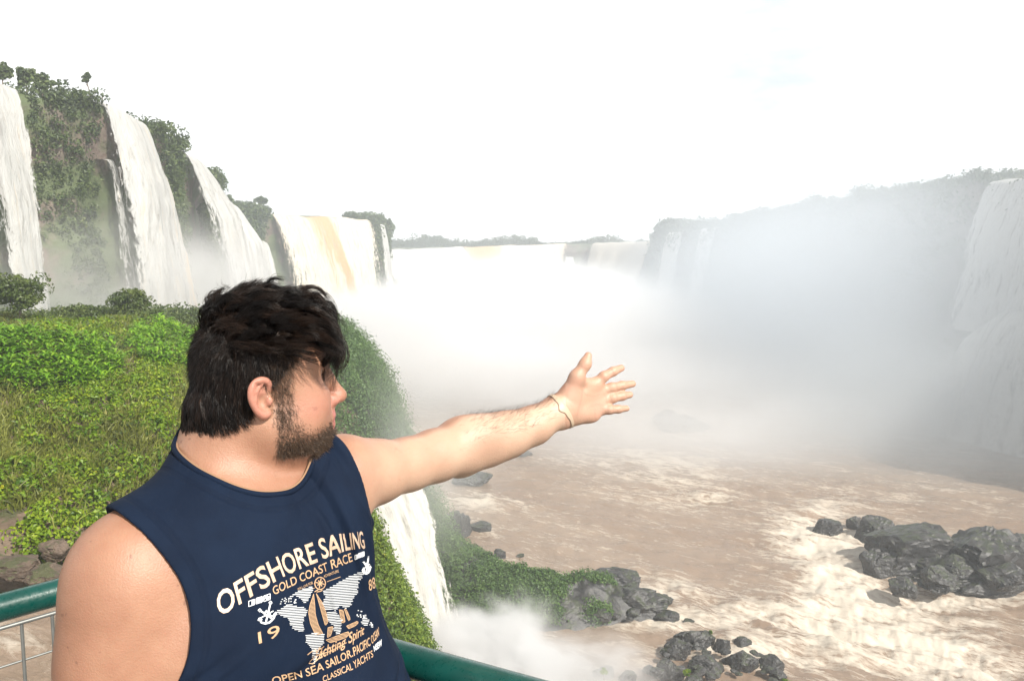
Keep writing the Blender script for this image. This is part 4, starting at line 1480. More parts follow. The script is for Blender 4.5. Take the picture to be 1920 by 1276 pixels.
for c_ in ([(575, 1010), (600, 900), (640, 760), (650, 650), (700, 570)], [(875, 700), (800, 735), (700, 700), (640, 640)], [(930, 850), (860, 830), (770, 850), (720, 900)], [(820, 900), (825, 1040)],
           [(935, 600), (1000, 690)], [(905, 520), (965, 600)], [(965, 720), (990, 860)], [(1100, 540), (1120, 640)], [(1100, 690), (1120, 780)], [(1060, 860), (1070, 960)], [(1040, 370), (1080, 440)], [(640, 330), (740, 380)]):
    for (ax_, ay_), (bx_, by_) in zip(c_[:-1], c_[1:]):
        a2, b2 = np.array([1000 + ax_ / 7.09, 640 + ay_ / 7.09]), np.array([1000 + bx_ / 7.09, 640 + by_ / 7.09])
        q2 = np.stack([hx, hy], 1) - a2
        t2 = np.clip(q2 @ (b2 - a2) / ((b2 - a2) @ (b2 - a2)), 0, 1)
        crease = np.maximum(crease, np.exp(-(np.linalg.norm(q2 - t2[:, None] * (b2 - a2), axis=1) / 1.3) ** 2))
crease = crease * (hx > 1046) * (bv_[:, 0] > 0)  # palm and finger lines: skin pigment, with groove shade put into the colour
red = np.clip(red + palm, 0, 1)
M_SKIN = N('skin')
m = M_SKIN
pz = m.pos()
n1 = m.noise(pz, 9, 4, 0.6)
n2 = m.noise(pz, 60, 4, 0.6)
n3 = m.noise(pz, 420, 3, 0.6)
spots = m.ramp(m.noise(pz, 75, 2, 0.4), 0.715, 0.75, 0, 0.55)
c = m.mix(m.ramp(n1, 0.3, 0.7), (0.27, 0.134, 0.083), (0.355, 0.194, 0.125))
c = m.mix(m.ramp(n2, 0.35, 0.7, 0, 0.25), c, (0.30, 0.138, 0.09))
c = m.mix(spots, c, (0.15, 0.07, 0.045))
c = m.mix(m.math('MULTIPLY', m.attr('red').outputs['Fac'], 0.75), c, (0.45, 0.185, 0.14))
c = m.mix(m.math('MULTIPLY', m.attr('lip').outputs['Fac'], 0.85), c, (0.36, 0.115, 0.10))
c = m.mix(m.attr('stubble_shade').outputs['Fac'], c, (0.075, 0.05, 0.038))
c = m.mix(m.math('MULTIPLY', m.attr('crease').outputs['Fac'], 0.65), c, (0.25, 0.10, 0.07))
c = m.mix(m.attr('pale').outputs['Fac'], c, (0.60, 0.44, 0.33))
nb = m.bump(m.math('ADD', n3, m.math('MULTIPLY', n2, 0.6)), 0.3, 0.0025)
SKIN_SSS = dict(Subsurface_Weight=0.07, Subsurface_Scale=0.012)
M_SKIN = m.done(m.bsdf(c, 0.46, nb, Specular_IOR_Level=0.42, **SKIN_SSS))
# scalp and beard zones
scalp = ishead * np.clip(sstep(-0.002, 0.02, hl[:, 2] - np.interp(hl[:, 0], [-0.12, -0.06, -0.03, 0.0, 0.02, 0.045, 0.06, 0.10], [-0.052, -0.048, -0.030, 0.012, 0.022, 0.045, 0.074, 0.086])), 0, 1)
scalp *= (1 - earm > 0.5)
jaw_line = np.interp(hl[:, 0], [0.0, 0.02, 0.05, 0.075, 0.10], [0.02, -0.028, -0.055, -0.062, -0.060])
bearded = ishead * sstep(0.020, -0.022, hl[:, 2] - jaw_line + 0.006 * vnoise(bv_ * 70, 6)) * sstep(0.002, 0.018, hl[:, 0]) * sstep(-0.138, -0.100, hl[:, 2]) * (1 - lip)
side = ishead * sstep(0.002, 0.022, hl[:, 0]) * sstep(0.044, 0.024, hl[:, 0] + 0.004 * vnoise(bv_ * 120, 9)) * sstep(-0.055, -0.03, hl[:, 2]) * sstep(0.065, 0.035, hl[:, 2]) * (sg_ > 0.05)
root_shade = np.clip(0.92 * scalp + 0.34 * bearded * (0.75 + 0.5 * vnoise(bv_ * 160, 5)) + 0.30 * side, 0, 0.95)  # scalp darkened as shade under the hair; jaw and sideburns as hair roots
pale = sstep(640, 800, hx) * (bv_[:, 0] > -0.26) * (0.55 + 0.25 * vnoise(bv_ * 16, 44)) * np.clip(-(bv_[:, 1] - np.interp(hx, [a_[0] for a_ in arm], [q_[1] for q_ in ap])) / 0.02, 0, 1) * (hx < 1060) + 0.30 * (hx >= 1060)  # inner arm less tanned, with its sunlit brightness also painted in
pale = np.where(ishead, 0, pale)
man = empty('person', (float(TO[0]), float(TO[1]), 0.0))
tag(man, 'man in a navy sleeveless sailing shirt pointing an open hand at the waterfalls', 'person')
bo = mk('body', bv_, bf_, M_SKIN, attrs={'red': red, 'lip': lip, 'stubble_shade': root_shade, 'crease': crease, 'pale': pale})
child(bo, man)

# ---- eyes
for s in (-1, 1):
    import bmesh
    bm = bmesh.new()
    bmesh.ops.create_uvsphere(bm, u_segments=24, v_segments=16, radius=0.0120 * hs)
    me = bpy.data.meshes.new('eye')
    bm.to_mesh(me)
    bm.free()
    eo = bpy.data.objects.new('eye', me)
    S.collection.objects.link(eo)
    gaze = nrm(hF * 0.97 + hL * 0.1)
    eo.rotation_euler = Vector(gaze).to_track_quat('Z', 'Y').to_euler()
    eo.location = H(0.0760, s * 0.031, 0.0152)
    em = N('eye')
    z = em.n('ShaderNodeSeparateXYZ', Vector=em.n('ShaderNodeTexCoord').outputs['Object']).outputs['Z']
    cc = em.mix(em.ramp(z, 0.0076, 0.0083), (0.42, 0.38, 0.35), (0.05, 0.025, 0.012))
    me.materials.append(em.done(em.bsdf(cc, 0.12)))
    for po in me.polygons:
        po.use_smooth = True
    child(eo, man)
# ================================================================== CLOTHES
shirt = SDF()
shirt.pr = list(torso.pr)


def fold(p):
    q = (p - TO) @ TB.T
    a, b, c = q[:, 0], q[:, 1], q[:, 2]
    d = np.full(len(p), -0.0085)
    # loose cloth away from the skin towards the waist
    d -= 0.010 * sstep(-0.16, -0.38, c)
    # drag lines running from the right armpit towards the belly
    s = a * 0.50 - c * 0.86
    t_ = a * 0.86 + c * 0.50
    n = fbm(np.stack([s * 17, t_ * 3.2, b * 2], -1), 3, 401)
    d -= 0.019 * n * sstep(-0.10, -0.24, c) * sstep(0.16, 0.02, a)
    crease = fbm(np.stack([s * 34, t_ * 4.0, b * 3 + 4], -1), 3, 405)
    d += 0.007 * sstep(0.12, 0.5, crease) * sstep(-0.08, -0.2, c)
    # vertical folds hanging from the left shoulder
    n2 = fbm(np.stack([(a + 0.25 * c) * 30, c * 3.0, b * 3], -1), 3, 402)
    d -= 0.017 * n2 * sstep(0.0, 0.06, a) * sstep(-0.24, -0.06, c)
    n3 = fbm(np.stack([a * 9, b * 9, c * 9], -1), 3, 403)
    d -= 0.005 * n3
    return np.minimum(d, -0.0045)


shirt.add(fold, TO, 9, 0, 'd')
# neck opening
NK0 = NECK + fr * 0.024 + up * 0.0
nk_ax = nrm(up * 0.90 + fr * 0.44 + sh * 0.02)              # opening tilts forward
nk_u = nrm(np.cross(nk_ax, fr))
nk_v = np.cross(nk_u, nk_ax)
RU, RV = 0.090, 0.096


def neck_cut(p):
    q = p - NK0
    u, v = q @ nk_u, q @ nk_v
    return (np.sqrt((u / RU) ** 2 + (v / RV) ** 2) - 1) * min(RU, RV)


def arm_cut(joint, s, a0, ra, rb, rc_up, rc_dn, cz):
    "opening of a sleeveless armhole: an ellipsoid whose inner end bites a0 into the shoulder"
    c0 = (joint - TO) @ TB.T

    def fn(p):
        q = (p - TO) @ TB.T - c0
        a = q[:, 0] * s - (a0 + ra)
        a = np.where(a > 0, 0, a)
        c = q[:, 2] - cz
        rc = np.where(c > 0, rc_up, rc_dn)
        return (np.sqrt((a / ra) ** 2 + (q[:, 1] / rb) ** 2 + (c / rc) ** 2) - 1) * min(ra, rb, rc_dn)
    return fn


shirt.add(neck_cut, NK0, 9, 0.004, '-')
RA = arm_cut(R_SH, -1, -0.060, 0.15, 0.16, 0.155, 0.120, -0.050)
LA = arm_cut(L_SH, 1, -0.050, 0.12, 0.12, 0.13, 0.075, -0.010)
shirt.add(RA, R_SH, 9, 0.004, '-')
shirt.add(LA, L_SH, 9, 0.004, '-')
sv_, sf_ = surface(shirt, (-0.72, 0.72, 0.86), (0.06, 1.50, 1.62), 0.0028)
m = N('navy_jersey')
pz = m.pos()
weave = m.noise(pz, 900, 2, 0.5)
mot = m.noise(pz, 14, 4, 0.6)
c = m.mix(m.ramp(mot, 0.3, 0.7), (0.0034, 0.0082, 0.021), (0.0048, 0.0114, 0.028))
hm_ = m.attr('hem').outputs['Fac']
seam = m.math('MULTIPLY', m.ramp(hm_, 0.0105, 0.0130), m.ramp(hm_, 0.0185, 0.0150))
wr_ = m.noise(m.scaled(pz, (1, 1, 0.5)), 45, 4, 0.6)
hgt_ = m.math('SUBTRACT', m.math('ADD', m.math('MULTIPLY', weave, 0.25), m.math('MULTIPLY', wr_, 1.2)), m.math('MULTIPLY', seam, 1.1))
c = m.mix(m.math('MULTIPLY', seam, 0.2), c, (0.002, 0.005, 0.014))
M_SHIRT = m.done(m.bsdf(c, 0.85, m.bump(hgt_, 0.5, 0.0022), Specular_IOR_Level=0.15))
hem = np.minimum(np.minimum(np.abs(RA(sv_)) * 1.0, np.abs(LA(sv_))), np.abs(neck_cut(sv_)) * 0.8)
shirt_o = child(mk('shirt', sv_, sf_, M_SHIRT, attrs={'hem': np.minimum(hem, 0.1)}), man)
shirt_bvh = BVHTree.FromPolygons([tuple(x) for x in sv_], [tuple(int(i) for i in q) for q in sf_])

# trim of the neckline: navy rib and a tan inner edge, laid round the opening
loop, loop2 = [], []
outer = SDF()
outer.pr = [x for x in shirt.pr if x[4] != '-']
ts = np.linspace(-0.14, 0.20, 700)
for a in np.linspace(0, 2 * np.pi, 96, endpoint=False):
    base = NK0 + nk_u * (RU * math.cos(a)) + nk_v * (RV * math.sin(a))
    q = base + ts[:, None] * nk_ax
    d = outer.ev(q)
    k = np.flatnonzero((d[:-1] < 0) & (d[1:] >= 0))
    if len(k):
        tt_ = ts[k[-1]]
        loop.append(base + nk_ax * (tt_ - 0.001))
        loop2.append(NK0 + (base - NK0) * 0.965 + nk_ax * (tt_ + 0.0015))


def smooth_loop(L_, it=6):
    L_ = np.array(L_)
    for _ in range(it):
        L_ = 0.25 * np.roll(L_, 1, 0) + 0.5 * L_ + 0.25 * np.roll(L_, -1, 0)
    return L_


m = N('tan_trim')
M_TAN = m.done(m.bsdf((0.26, 0.15, 0.085), 0.85))
v, f = tube(smooth_loop(loop), 0.0042, 8, closed=True)
o = mk('neck_rib', v, f, M_SHIRT)
child(o, man)
o.parent = shirt_o
o.matrix_parent_inverse = Matrix.Translation(-Vector(man.location)) @ Matrix.Translation(Vector(man.location))
v, f = tube(smooth_loop(loop2), 0.0019, 8, closed=True)
o2 = mk('neck_trim', v, f, M_TAN)
o2.parent = shirt_o

# trousers and shoes (below the picture, so that he stands on the walkway)
leg = SDF()
leg.ell(T(0, 0.0, -0.52), (0.185, 0.15, 0.15), 0.02, B=TB)
for s in (-1, 1):
    hip, kn, an = T(0.095 * s, 0, -0.60), T(0.11 * s, 0.015, -0.96), T(0.12 * s, -0.01, -1.335)
    leg.chain([hip, kn, an], [0.108, 0.078, 0.062], 0.03)
lv, lf = surface(leg, (-0.75, 0.70, 0.03), (0.1, 1.5, 1.06), 0.007)
m = N('dark_denim')
child(mk('trousers', lv, lf, m.done(m.bsdf(m.mix(m.noise(m.pos(), 30, 4), (0.02, 0.025, 0.04), (0.035, 0.04, 0.06)), 0.85))), man)
m = N('shoe_leather')
M_SHOE = m.done(m.bsdf((0.03, 0.028, 0.026), 0.5))
for s in (-1, 1):
    shoe = SDF()
    an = T(0.12 * s, 0, -1.365)
    shoe.ell(an + fr * 0.045 + up * 0.005, (0.048, 0.135, 0.045), 0.02, B=TB)
    shoe.ell(an - fr * 0.02 + up * 0.03, (0.046, 0.06, 0.05), 0.03, B=TB)
    shoe.add(lambda p: p[:, 2] - 0.002, an, 9, 0.004, '-')
    v, f = surface(shoe, an - [0.25, 0.25, 0.06], an + [0.25, 0.25, 0.12], 0.006)
    child(mk('shoe', v, f, M_SHOE), man)

# paper band round the wrist of the raised arm, following the skin
body_bvh = BVHTree.FromPolygons([tuple(x) for x in bv_], [tuple(int(i) for i in q) for q in bf_])
wa = nrm(ap[-1] - ap[-2])
wc = P(1050, 769, 1.4640)
wtilt = nrm(wa + up * 0.16 + to_cam * 0.02)
wu = nrm(np.cross(wtilt, to_cam))
wv2 = np.cross(wu, wtilt)
NB_, NW_ = 96, 7
bandv = []
for k in range(NB_):
    a = 2 * np.pi * k / NB_
    dr_ = wu * math.cos(a) + wv2 * math.sin(a)
    front_ = max(0.0, float(dr_ @ to_cam))
    w0 = 0.0032 + 0.0095 * front_ ** 6 * (0.7 + 0.3 * math.sin(9 * a))
    for j in range(NW_):
        t = j / (NW_ - 1)
        cc_ = wc + wtilt * (0.003 - t * 2 * w0)
        hit = body_bvh.ray_cast(Vector(cc_ + dr_ * 0.07), Vector(-dr_), 0.07)
        q = np.array(hit[0]) if hit[0] is not None else cc_ + dr_ * 0.03
        bandv.append(q + dr_ * 0.0009)
bandv = np.array(bandv).reshape(NB_, NW_, 3)
for _ in range(3):
    bandv = 0.25 * np.roll(bandv, 1, 0) + 0.5 * bandv + 0.25 * np.roll(bandv, -1, 0)
i_ = np.arange(NB_)[:, None]
j_ = np.arange(NW_ - 1)[None]
f = np.stack([i_ * NW_ + j_, ((i_ + 1) % NB_) * NW_ + j_, ((i_ + 1) % NB_) * NW_ + j_ + 1, i_ * NW_ + j_ + 1], -1).reshape(-1, 4)
m = N('paper_band')
wb = child(mk('wristband', bandv.reshape(-1, 3), f, m.done(m.bsdf((0.44, 0.335, 0.24), 0.5))), man)
so = wb.modifiers.new('thick', 'SOLIDIFY')
so.thickness = 0.0006
so.offset = 1

# ================================================================== HAIR
M_HAIR = N('dark_hair')
m = M_HAIR
tn = m.attr('tint').outputs['Fac']
c = m.mix(m.ramp(tn, 0.2, 1.0), (0.0035, 0.0025, 0.0022), (0.026, 0.015, 0.010))
M_HAIR = m.done(m.bsdf(c, 0.30, Specular_IOR_Level=0.26))
m = N('brown_beard')
tn = m.attr('tint').outputs['Fac']
c = m.mix(m.ramp(tn, 0.1, 0.9), (0.020, 0.012, 0.008), (0.12, 0.072, 0.042))
M_BEARD = m.done(m.bsdf(c, 0.45))


def strands(name, pts, r0, mat, parent, tint):
    "three sided tapering hairs; pts (n, k, 3)"
    n, k, _ = pts.shape
    t = nrm(np.gradient(pts, axis=1))
    ref = np.broadcast_to(nrm(rng.normal(size=(n, 1, 3))), t.shape)
    a = nrm(np.cross(t, ref))
    b = np.cross(t, a)
    prof = r0 * np.interp(np.linspace(0, 1, k), [0, 0.15, 0.7, 1], [0.8, 1.0, 0.8, 0.12])
    r = (np.broadcast_to(prof, (n, k)) * (0.75 + 0.5 * rng.random((n, 1))))[..., None, None]
    an = np.array([0, 2.094, 4.189])
    v = pts[:, :, None] + r * (np.cos(an)[None, None, :, None] * a[:, :, None] + np.sin(an)[None, None, :, None] * b[:, :, None])
    v = v.reshape(-1, 3)
    base = (np.arange(n) * k * 3)[:, None, None]
    row = (np.arange(k - 1) * 3)[None, :, None]
    c3 = np.arange(3)[None, None]
    i0 = base + row
    f = np.stack([i0 + c3, i0 + (c3 + 1) % 3, i0 + 3 + (c3 + 1) % 3, i0 + 3 + c3], -1).reshape(-1, 4)
    o = mk(name, v, f, mat, None, True, {'tint': np.repeat(tint, k * 3)})
    return child(o, parent)


rh_ = np.random.default_rng(99)
fc_ = bv_[bf_].mean(1)
fn_ = nrm(np.cross(bv_[bf_[:, 2]] - bv_[bf_[:, 0]], bv_[bf_[:, 3]] - bv_[bf_[:, 1]]))
fl = head_local(fc_)
fsc, fbd, fsd = scalp[bf_].mean(1), bearded[bf_].mean(1), side[bf_].mean(1)
SK_C, SK_R = np.array([0.001, 0, 0.044]), np.array([0.086, 0.077, 0.090])


def grow(root, d0, length, k, grav, lift, lock, wave, follow=0.55, flowfn=None, seed=0):
    "integrate hairs in head coordinates; hairs of one lock bend together"
    n = len(root)
    p = root.copy()
    d = nrm(d0)
    pts = [p.copy()]
    st = (length / (k - 1))[:, None]
    lr = np.random.default_rng(seed)
    nl = lock.max() + 1
    ph = lr.random((nl, 2)) * 6.28
    wv_ = nrm(lr.normal(size=(nl, 3)))
    wf = 0.7 + 0.6 * lr.random(nl)
    for s in range(1, k):
        u = s / (k - 1)
        fl_ = flowfn(p, u) if flowfn is not None else 0
        d = nrm(d + np.array([0, 0, -1]) * (grav * st / 0.01) + fl_ * 0.28 + wv_[lock] * (wave * np.sin(ph[lock, 0] + u * 7.0 * wf[lock]))[:, None])
        p = p + d * st
        q = (p - SK_C) / SK_R
        e = np.linalg.norm(q, axis=1)
        mn = 1 + lift * min(1, u * 2.2)
        push = e < mn
        p = np.where(push[:, None], SK_C + q / e[:, None] * np.where(push, mn, 1)[:, None] * SK_R, p)
        d = nrm(p - pts[-1])
        pts.append(p.copy())
    pts = np.stack(pts, 1)
    # pull each hair towards the mean of its lock
    cnt = np.bincount(lock, minlength=nl)[:, None, None]
    mean = np.zeros((nl, k, 3))
    np.add.at(mean, lock, pts)
    mean = mean / np.maximum(cnt, 1)
    wgt = (follow * np.linspace(0, 1, k) ** 0.8)[None, :, None]
    pts = pts * (1 - wgt) + mean[lock] * wgt
    pts += np.cumsum(lr.normal(size=pts.shape), axis=1) * (0.0007 * np.linspace(0, 1, k))[None, :, None]
    return pts


def pick(w, n):
    i = rh_.choice(len(w), n, p=w / w.sum())
    q = bf_[i]
    a, b = rh_.random((n, 1)), rh_.random((n, 1))
    p = (bv_[q[:, 0]] * (1 - a) + bv_[q[:, 1]] * a) * (1 - b) + (bv_[q[:, 3]] * (1 - a) + bv_[q[:, 2]] * a) * b
    return p, fn_[i]


def locks(p, n, seed):
    lr = np.random.default_rng(seed)
    c = p[lr.choice(len(p), n, replace=False)]
    out = np.empty(len(p), int)
    for a in range(0, len(p), 2000):
        out[a:a + 2000] = ((p[a:a + 2000, None] - c[None]) ** 2).sum(-1).argmin(1)
    return out


def to_world(pts):
    return HO + HS * (pts @ HB)


HN = lambda n: n @ HB.T
# long wet locks of the crown, combed forward over the forehead
w_ = (fsc > 0.35) * sstep(0.055, 0.085, fl[:, 2] + 0.10 * np.clip(-fl[:, 0], 0, 1) * 0 - 0.02 * (fl[:, 0] < -0.05)) * (fl[:, 0] > -0.10) + 1e-12
rp, rn = pick(w_, 11000)
rl, nl_ = head_local(rp), HN(rn)
lk = locks(rl, 230, 5)
front = sstep(0.0, 0.075, rl[:, 0])
sgn = np.sign(rl[:, 1] + 0.004)
swirl = np.stack([0.9 * np.ones(len(rl)), -0.35 - 3.0 * (rl[:, 1] + 0.02), 0.0 * front], 1)
d0 = nl_ * 0.75 + np.stack([0.35 + 0.55 * front, np.clip(rl[:, 1] * 8, -0.6, 0.6), 0.15 * np.ones(len(rl))], 1)
ln_ = 0.048 + 0.034 * front + 0.014 * rh_.random(len(rl))
flow1 = lambda p, u: np.stack([0.80 - 30 * np.clip(p[:, 0] - 0.078, 0, 0.07), np.clip(p[:, 1] * 6, -0.5, 0.5), -40 * np.clip(p[:, 0] - 0.070, 0, 0.06)], 1)
pt = grow(rl, d0, ln_, 14, 0.085, 0.20, lk, 0.38, 0.66, flow1, 3)
strands('hair', to_world(pt), 0.00034, M_HAIR, man, np.clip(0.35 * rh_.random(len(rl)) + 0.65 * rh_.random(230)[lk], 0, 1))
# loose wavy strands of the wet fringe
w_ = (fsc > 0.3) * (fl[:, 0] > 0.052) * (fl[:, 2] > 0.06) + 1e-12
rp, rn = pick(w_, 650)
rl, nl_ = head_local(rp), HN(rn)
lk = locks(rl, 60, 8)
d0 = nl_ * 0.7 + np.stack([0.8 * np.ones(len(rl)), np.clip(rl[:, 1] * 6, -0.4, 0.4), 0.1 * np.ones(len(rl))], 1)
pt = grow(rl, d0, 0.085 + 0.045 * rh_.random(60)[lk] + 0.012 * rh_.random(len(rl)), 16, 0.10, 0.16, lk, 0.55, 0.80, lambda p, u: np.stack([0.5 - 30 * np.clip(p[:, 0] - 0.082, 0, 0.07), 0 * p[:, 1], -40 * np.clip(p[:, 0] - 0.074, 0, 0.06)], 1), 9)
strands('fringe', to_world(pt), 0.00032, M_HAIR, man, rh_.random(len(rl)))
# flyaway curls round the crown
w_ = (fsc > 0.35) * (fl[:, 2] > 0.05) + 1e-12
rp, rn = pick(w_, 420)
rl, nl_ = head_local(rp), HN(rn)
lk = locks(rl, 140, 10)
d0 = nl_ * 1.0 + np.stack([-0.1 + 0.4 * rh_.normal(size=len(rl)), 0.4 * rh_.normal(size=len(rl)), 0.2 * np.ones(len(rl))], 1)
pt = grow(rl, d0, 0.045 + 0.02 * rh_.random(len(rl)), 12, 0.10, 0.24, lk, 0.65, 0.7, lambda p, u: np.stack([0.5 * np.ones(len(p)), 0 * p[:, 1], -0.2 * np.ones(len(p))], 1), 11)
strands('stray_hair', to_world(pt), 0.00024, M_HAIR, man, rh_.random(len(rl)))
# back and sides
w_ = (fsc > 0.3) * (fl[:, 2] < 0.105) * np.clip(1 - sstep(0.02, 0.05, fl[:, 0]), 0, 1) + 1e-12
rp, rn = pick(w_, 15000)
rl, nl_ = head_local(rp), HN(rn)
lk = locks(rl, 520, 6)
d0 = nl_ * 0.42 + np.stack([-0.05 * np.ones(len(rl)), 0 * rl[:, 1], -0.8 * np.ones(len(rl))], 1)
fade = sstep(0.050, -0.030, rl[:, 0] + 0.25 * np.clip(0.06 - rl[:, 2], 0, 1) * (rl[:, 0] > -0.02))
ln_ = 0.007 + 0.023 * fade + 0.006 * rh_.random(len(rl))
ln_ *= (1 - 0.45 * sstep(0.0, -0.045, rl[:, 2])) * (0.6 + 0.5 * rh_.random(len(rl)))
pt = grow(rl, d0, ln_, 7, 0.10, 0.03, lk, 0.20, 0.35, lambda p, u: np.stack([-0.12 + 0.75 * sstep(0.03, -0.05, p[:, 2]), -2.5 * p[:, 1] * sstep(0.0, -0.05, p[:, 2]), -0.5 * np.ones(len(p))], 1), 4)
o = strands('hair', to_world(pt), 0.00032, M_HAIR, man, np.clip(0.5 * rh_.random(len(rl)) + 0.4 * rh_.random(520)[lk], 0, 1))
# short sideburn fade in front of the ear
w_ = np.clip(fsd + (fsc > 0.1) * (fl[:, 0] > 0.005) * (fl[:, 2] < 0.09), 0, 1) * (np.abs(fl[:, 1]) > 0.04) + 1e-12
rp, rn = pick(w_, 4600)
rl, nl_ = head_local(rp), HN(rn)
d0 = nl_ * 0.5 + np.stack([0.25 * np.ones(len(rl)), 0 * rl[:, 1], -0.8 * np.ones(len(rl))], 1) + 0.3 * rh_.normal(size=rl.shape)
pt = rl[:, None] + nrm(d0)[:, None] * (0.0095 * (0.5 + rh_.random(len(rl)))[:, None, None] * np.linspace(0, 1, 4)[None, :, None])
strands('sideburns', to_world(pt), 0.00014, M_BEARD, man, rh_.random(len(rl)))
# beard and moustache
w_ = np.clip(fbd, 0, 1) ** 1.3 * (0.30 + sstep(-0.035, -0.085, fl[:, 2])) + 1e-12
rp, rn = pick(w_, 9000)
rl, nl_ = head_local(rp), HN(rn)
d0 = nl_ * 0.75 + np.stack([0.30 * np.ones(len(rl)), 0 * rl[:, 1], -0.75 * np.ones(len(rl))], 1) + 0.45 * rh_.normal(size=rl.shape)
ll = 0.0040 + 0.0070 * sstep(-0.05, -0.10, rl[:, 2]) * rh_.random(len(rl))
curl = nrm(rh_.normal(size=rl.shape)) * 0.35
tt_ = np.linspace(0, 1, 5)[None, :, None]
pt = rl[:, None] + ll[:, None, None] * (nrm(d0)[:, None] * tt_ + curl[:, None] * tt_ ** 2)
strands('beard', to_world(pt), 0.00018, M_BEARD, man, rh_.random(len(rl)))
# eyebrows
w_ = ((np.abs(fl[:, 2] - 0.040) < 0.006) & (fl[:, 0] > 0.058) & (np.abs(fl[:, 1]) > 0.010) & (np.abs(fl[:, 1]) < 0.052)) + 1e-12
rp, rn = pick(w_, 900)
rl, nl_ = head_local(rp), HN(rn)
d0 = nl_ * 0.35 + np.stack([-0.2 * np.ones(len(rl)), np.sign(rl[:, 1]) * 0.9, 0.25 * rh_.normal(size=len(rl))], 1)
pt = rl[:, None] + nrm(d0)[:, None] * (0.008 * np.linspace(0, 1, 4)[None, :, None])
strands('eyebrows', to_world(pt), 0.00020, M_HAIR, man, rh_.random(len(rl)))
# lashes
for s in (-1, 1):
    u = rh_.random(70)
    rl = np.stack([0.0870 - 0.010 * u + 0.0 * u, s * (0.020 + 0.024 * u), 0.0178 - 0.001 * u], 1)
    d0 = np.stack([0.9 * np.ones(70), s * 0.5 * u, 0.15 + 0 * u], 1)
    pt = rl[:, None] + nrm(d0)[:, None] * (0.0075 * np.linspace(0, 1, 4)[None, :, None])
    strands('eyelashes', to_world(pt), 0.00018, M_HAIR, man, u)
# fine dark hairs along the top of the raised forearm
fx_, fy_, fd_ = proj(fc_)
w_ = ((fx_ > 840) & (fx_ < 1040) & (fc_[:, 0] > -0.12) & (fn_[:, 2] > 0.25)) * (0.4 + fn_[:, 2]) * sstep(840, 930, fx_) + 1e-12
rp, rn = pick(w_, 1000)
adir = nrm(ap[-1] - ap[4])
d0 = nrm(rn * 0.55 + adir * 0.85 + 0.35 * rh_.normal(size=rp.shape))
ll = 0.008 + 0.010 * rh_.random(len(rp))
cu = nrm(rh_.normal(size=rp.shape)) * 0.25
pt = rp[:, None] + ll[:, None, None] * (d0[:, None] * tt_ + cu[:, None] * tt_ ** 2)
strands('arm_hair', pt, 0.00009, M_BEARD, man, 0.3 * rh_.random(len(rp)))
# ================================================================== THE PRINT ON THE SHIRT
# laid on the cloth itself: every vertex of the lettering is dropped on the shirt surface
import bmesh


def drop(px, py, lift):
    r = ray(px, py)
    L_ = np.linalg.norm(r)
    hit = shirt_bvh.ray_cast(Vector(CAM), Vector(r / L_), 3.0)
    if hit[0] is None:
        return None
    nn = hit[1] if hit[1].dot(Vector(r)) < 0 else -hit[1]
    return np.array(hit[0] + nn * lift)


def C(x, y):
    return x / 4.039 + 380, y / 4.039 + 960


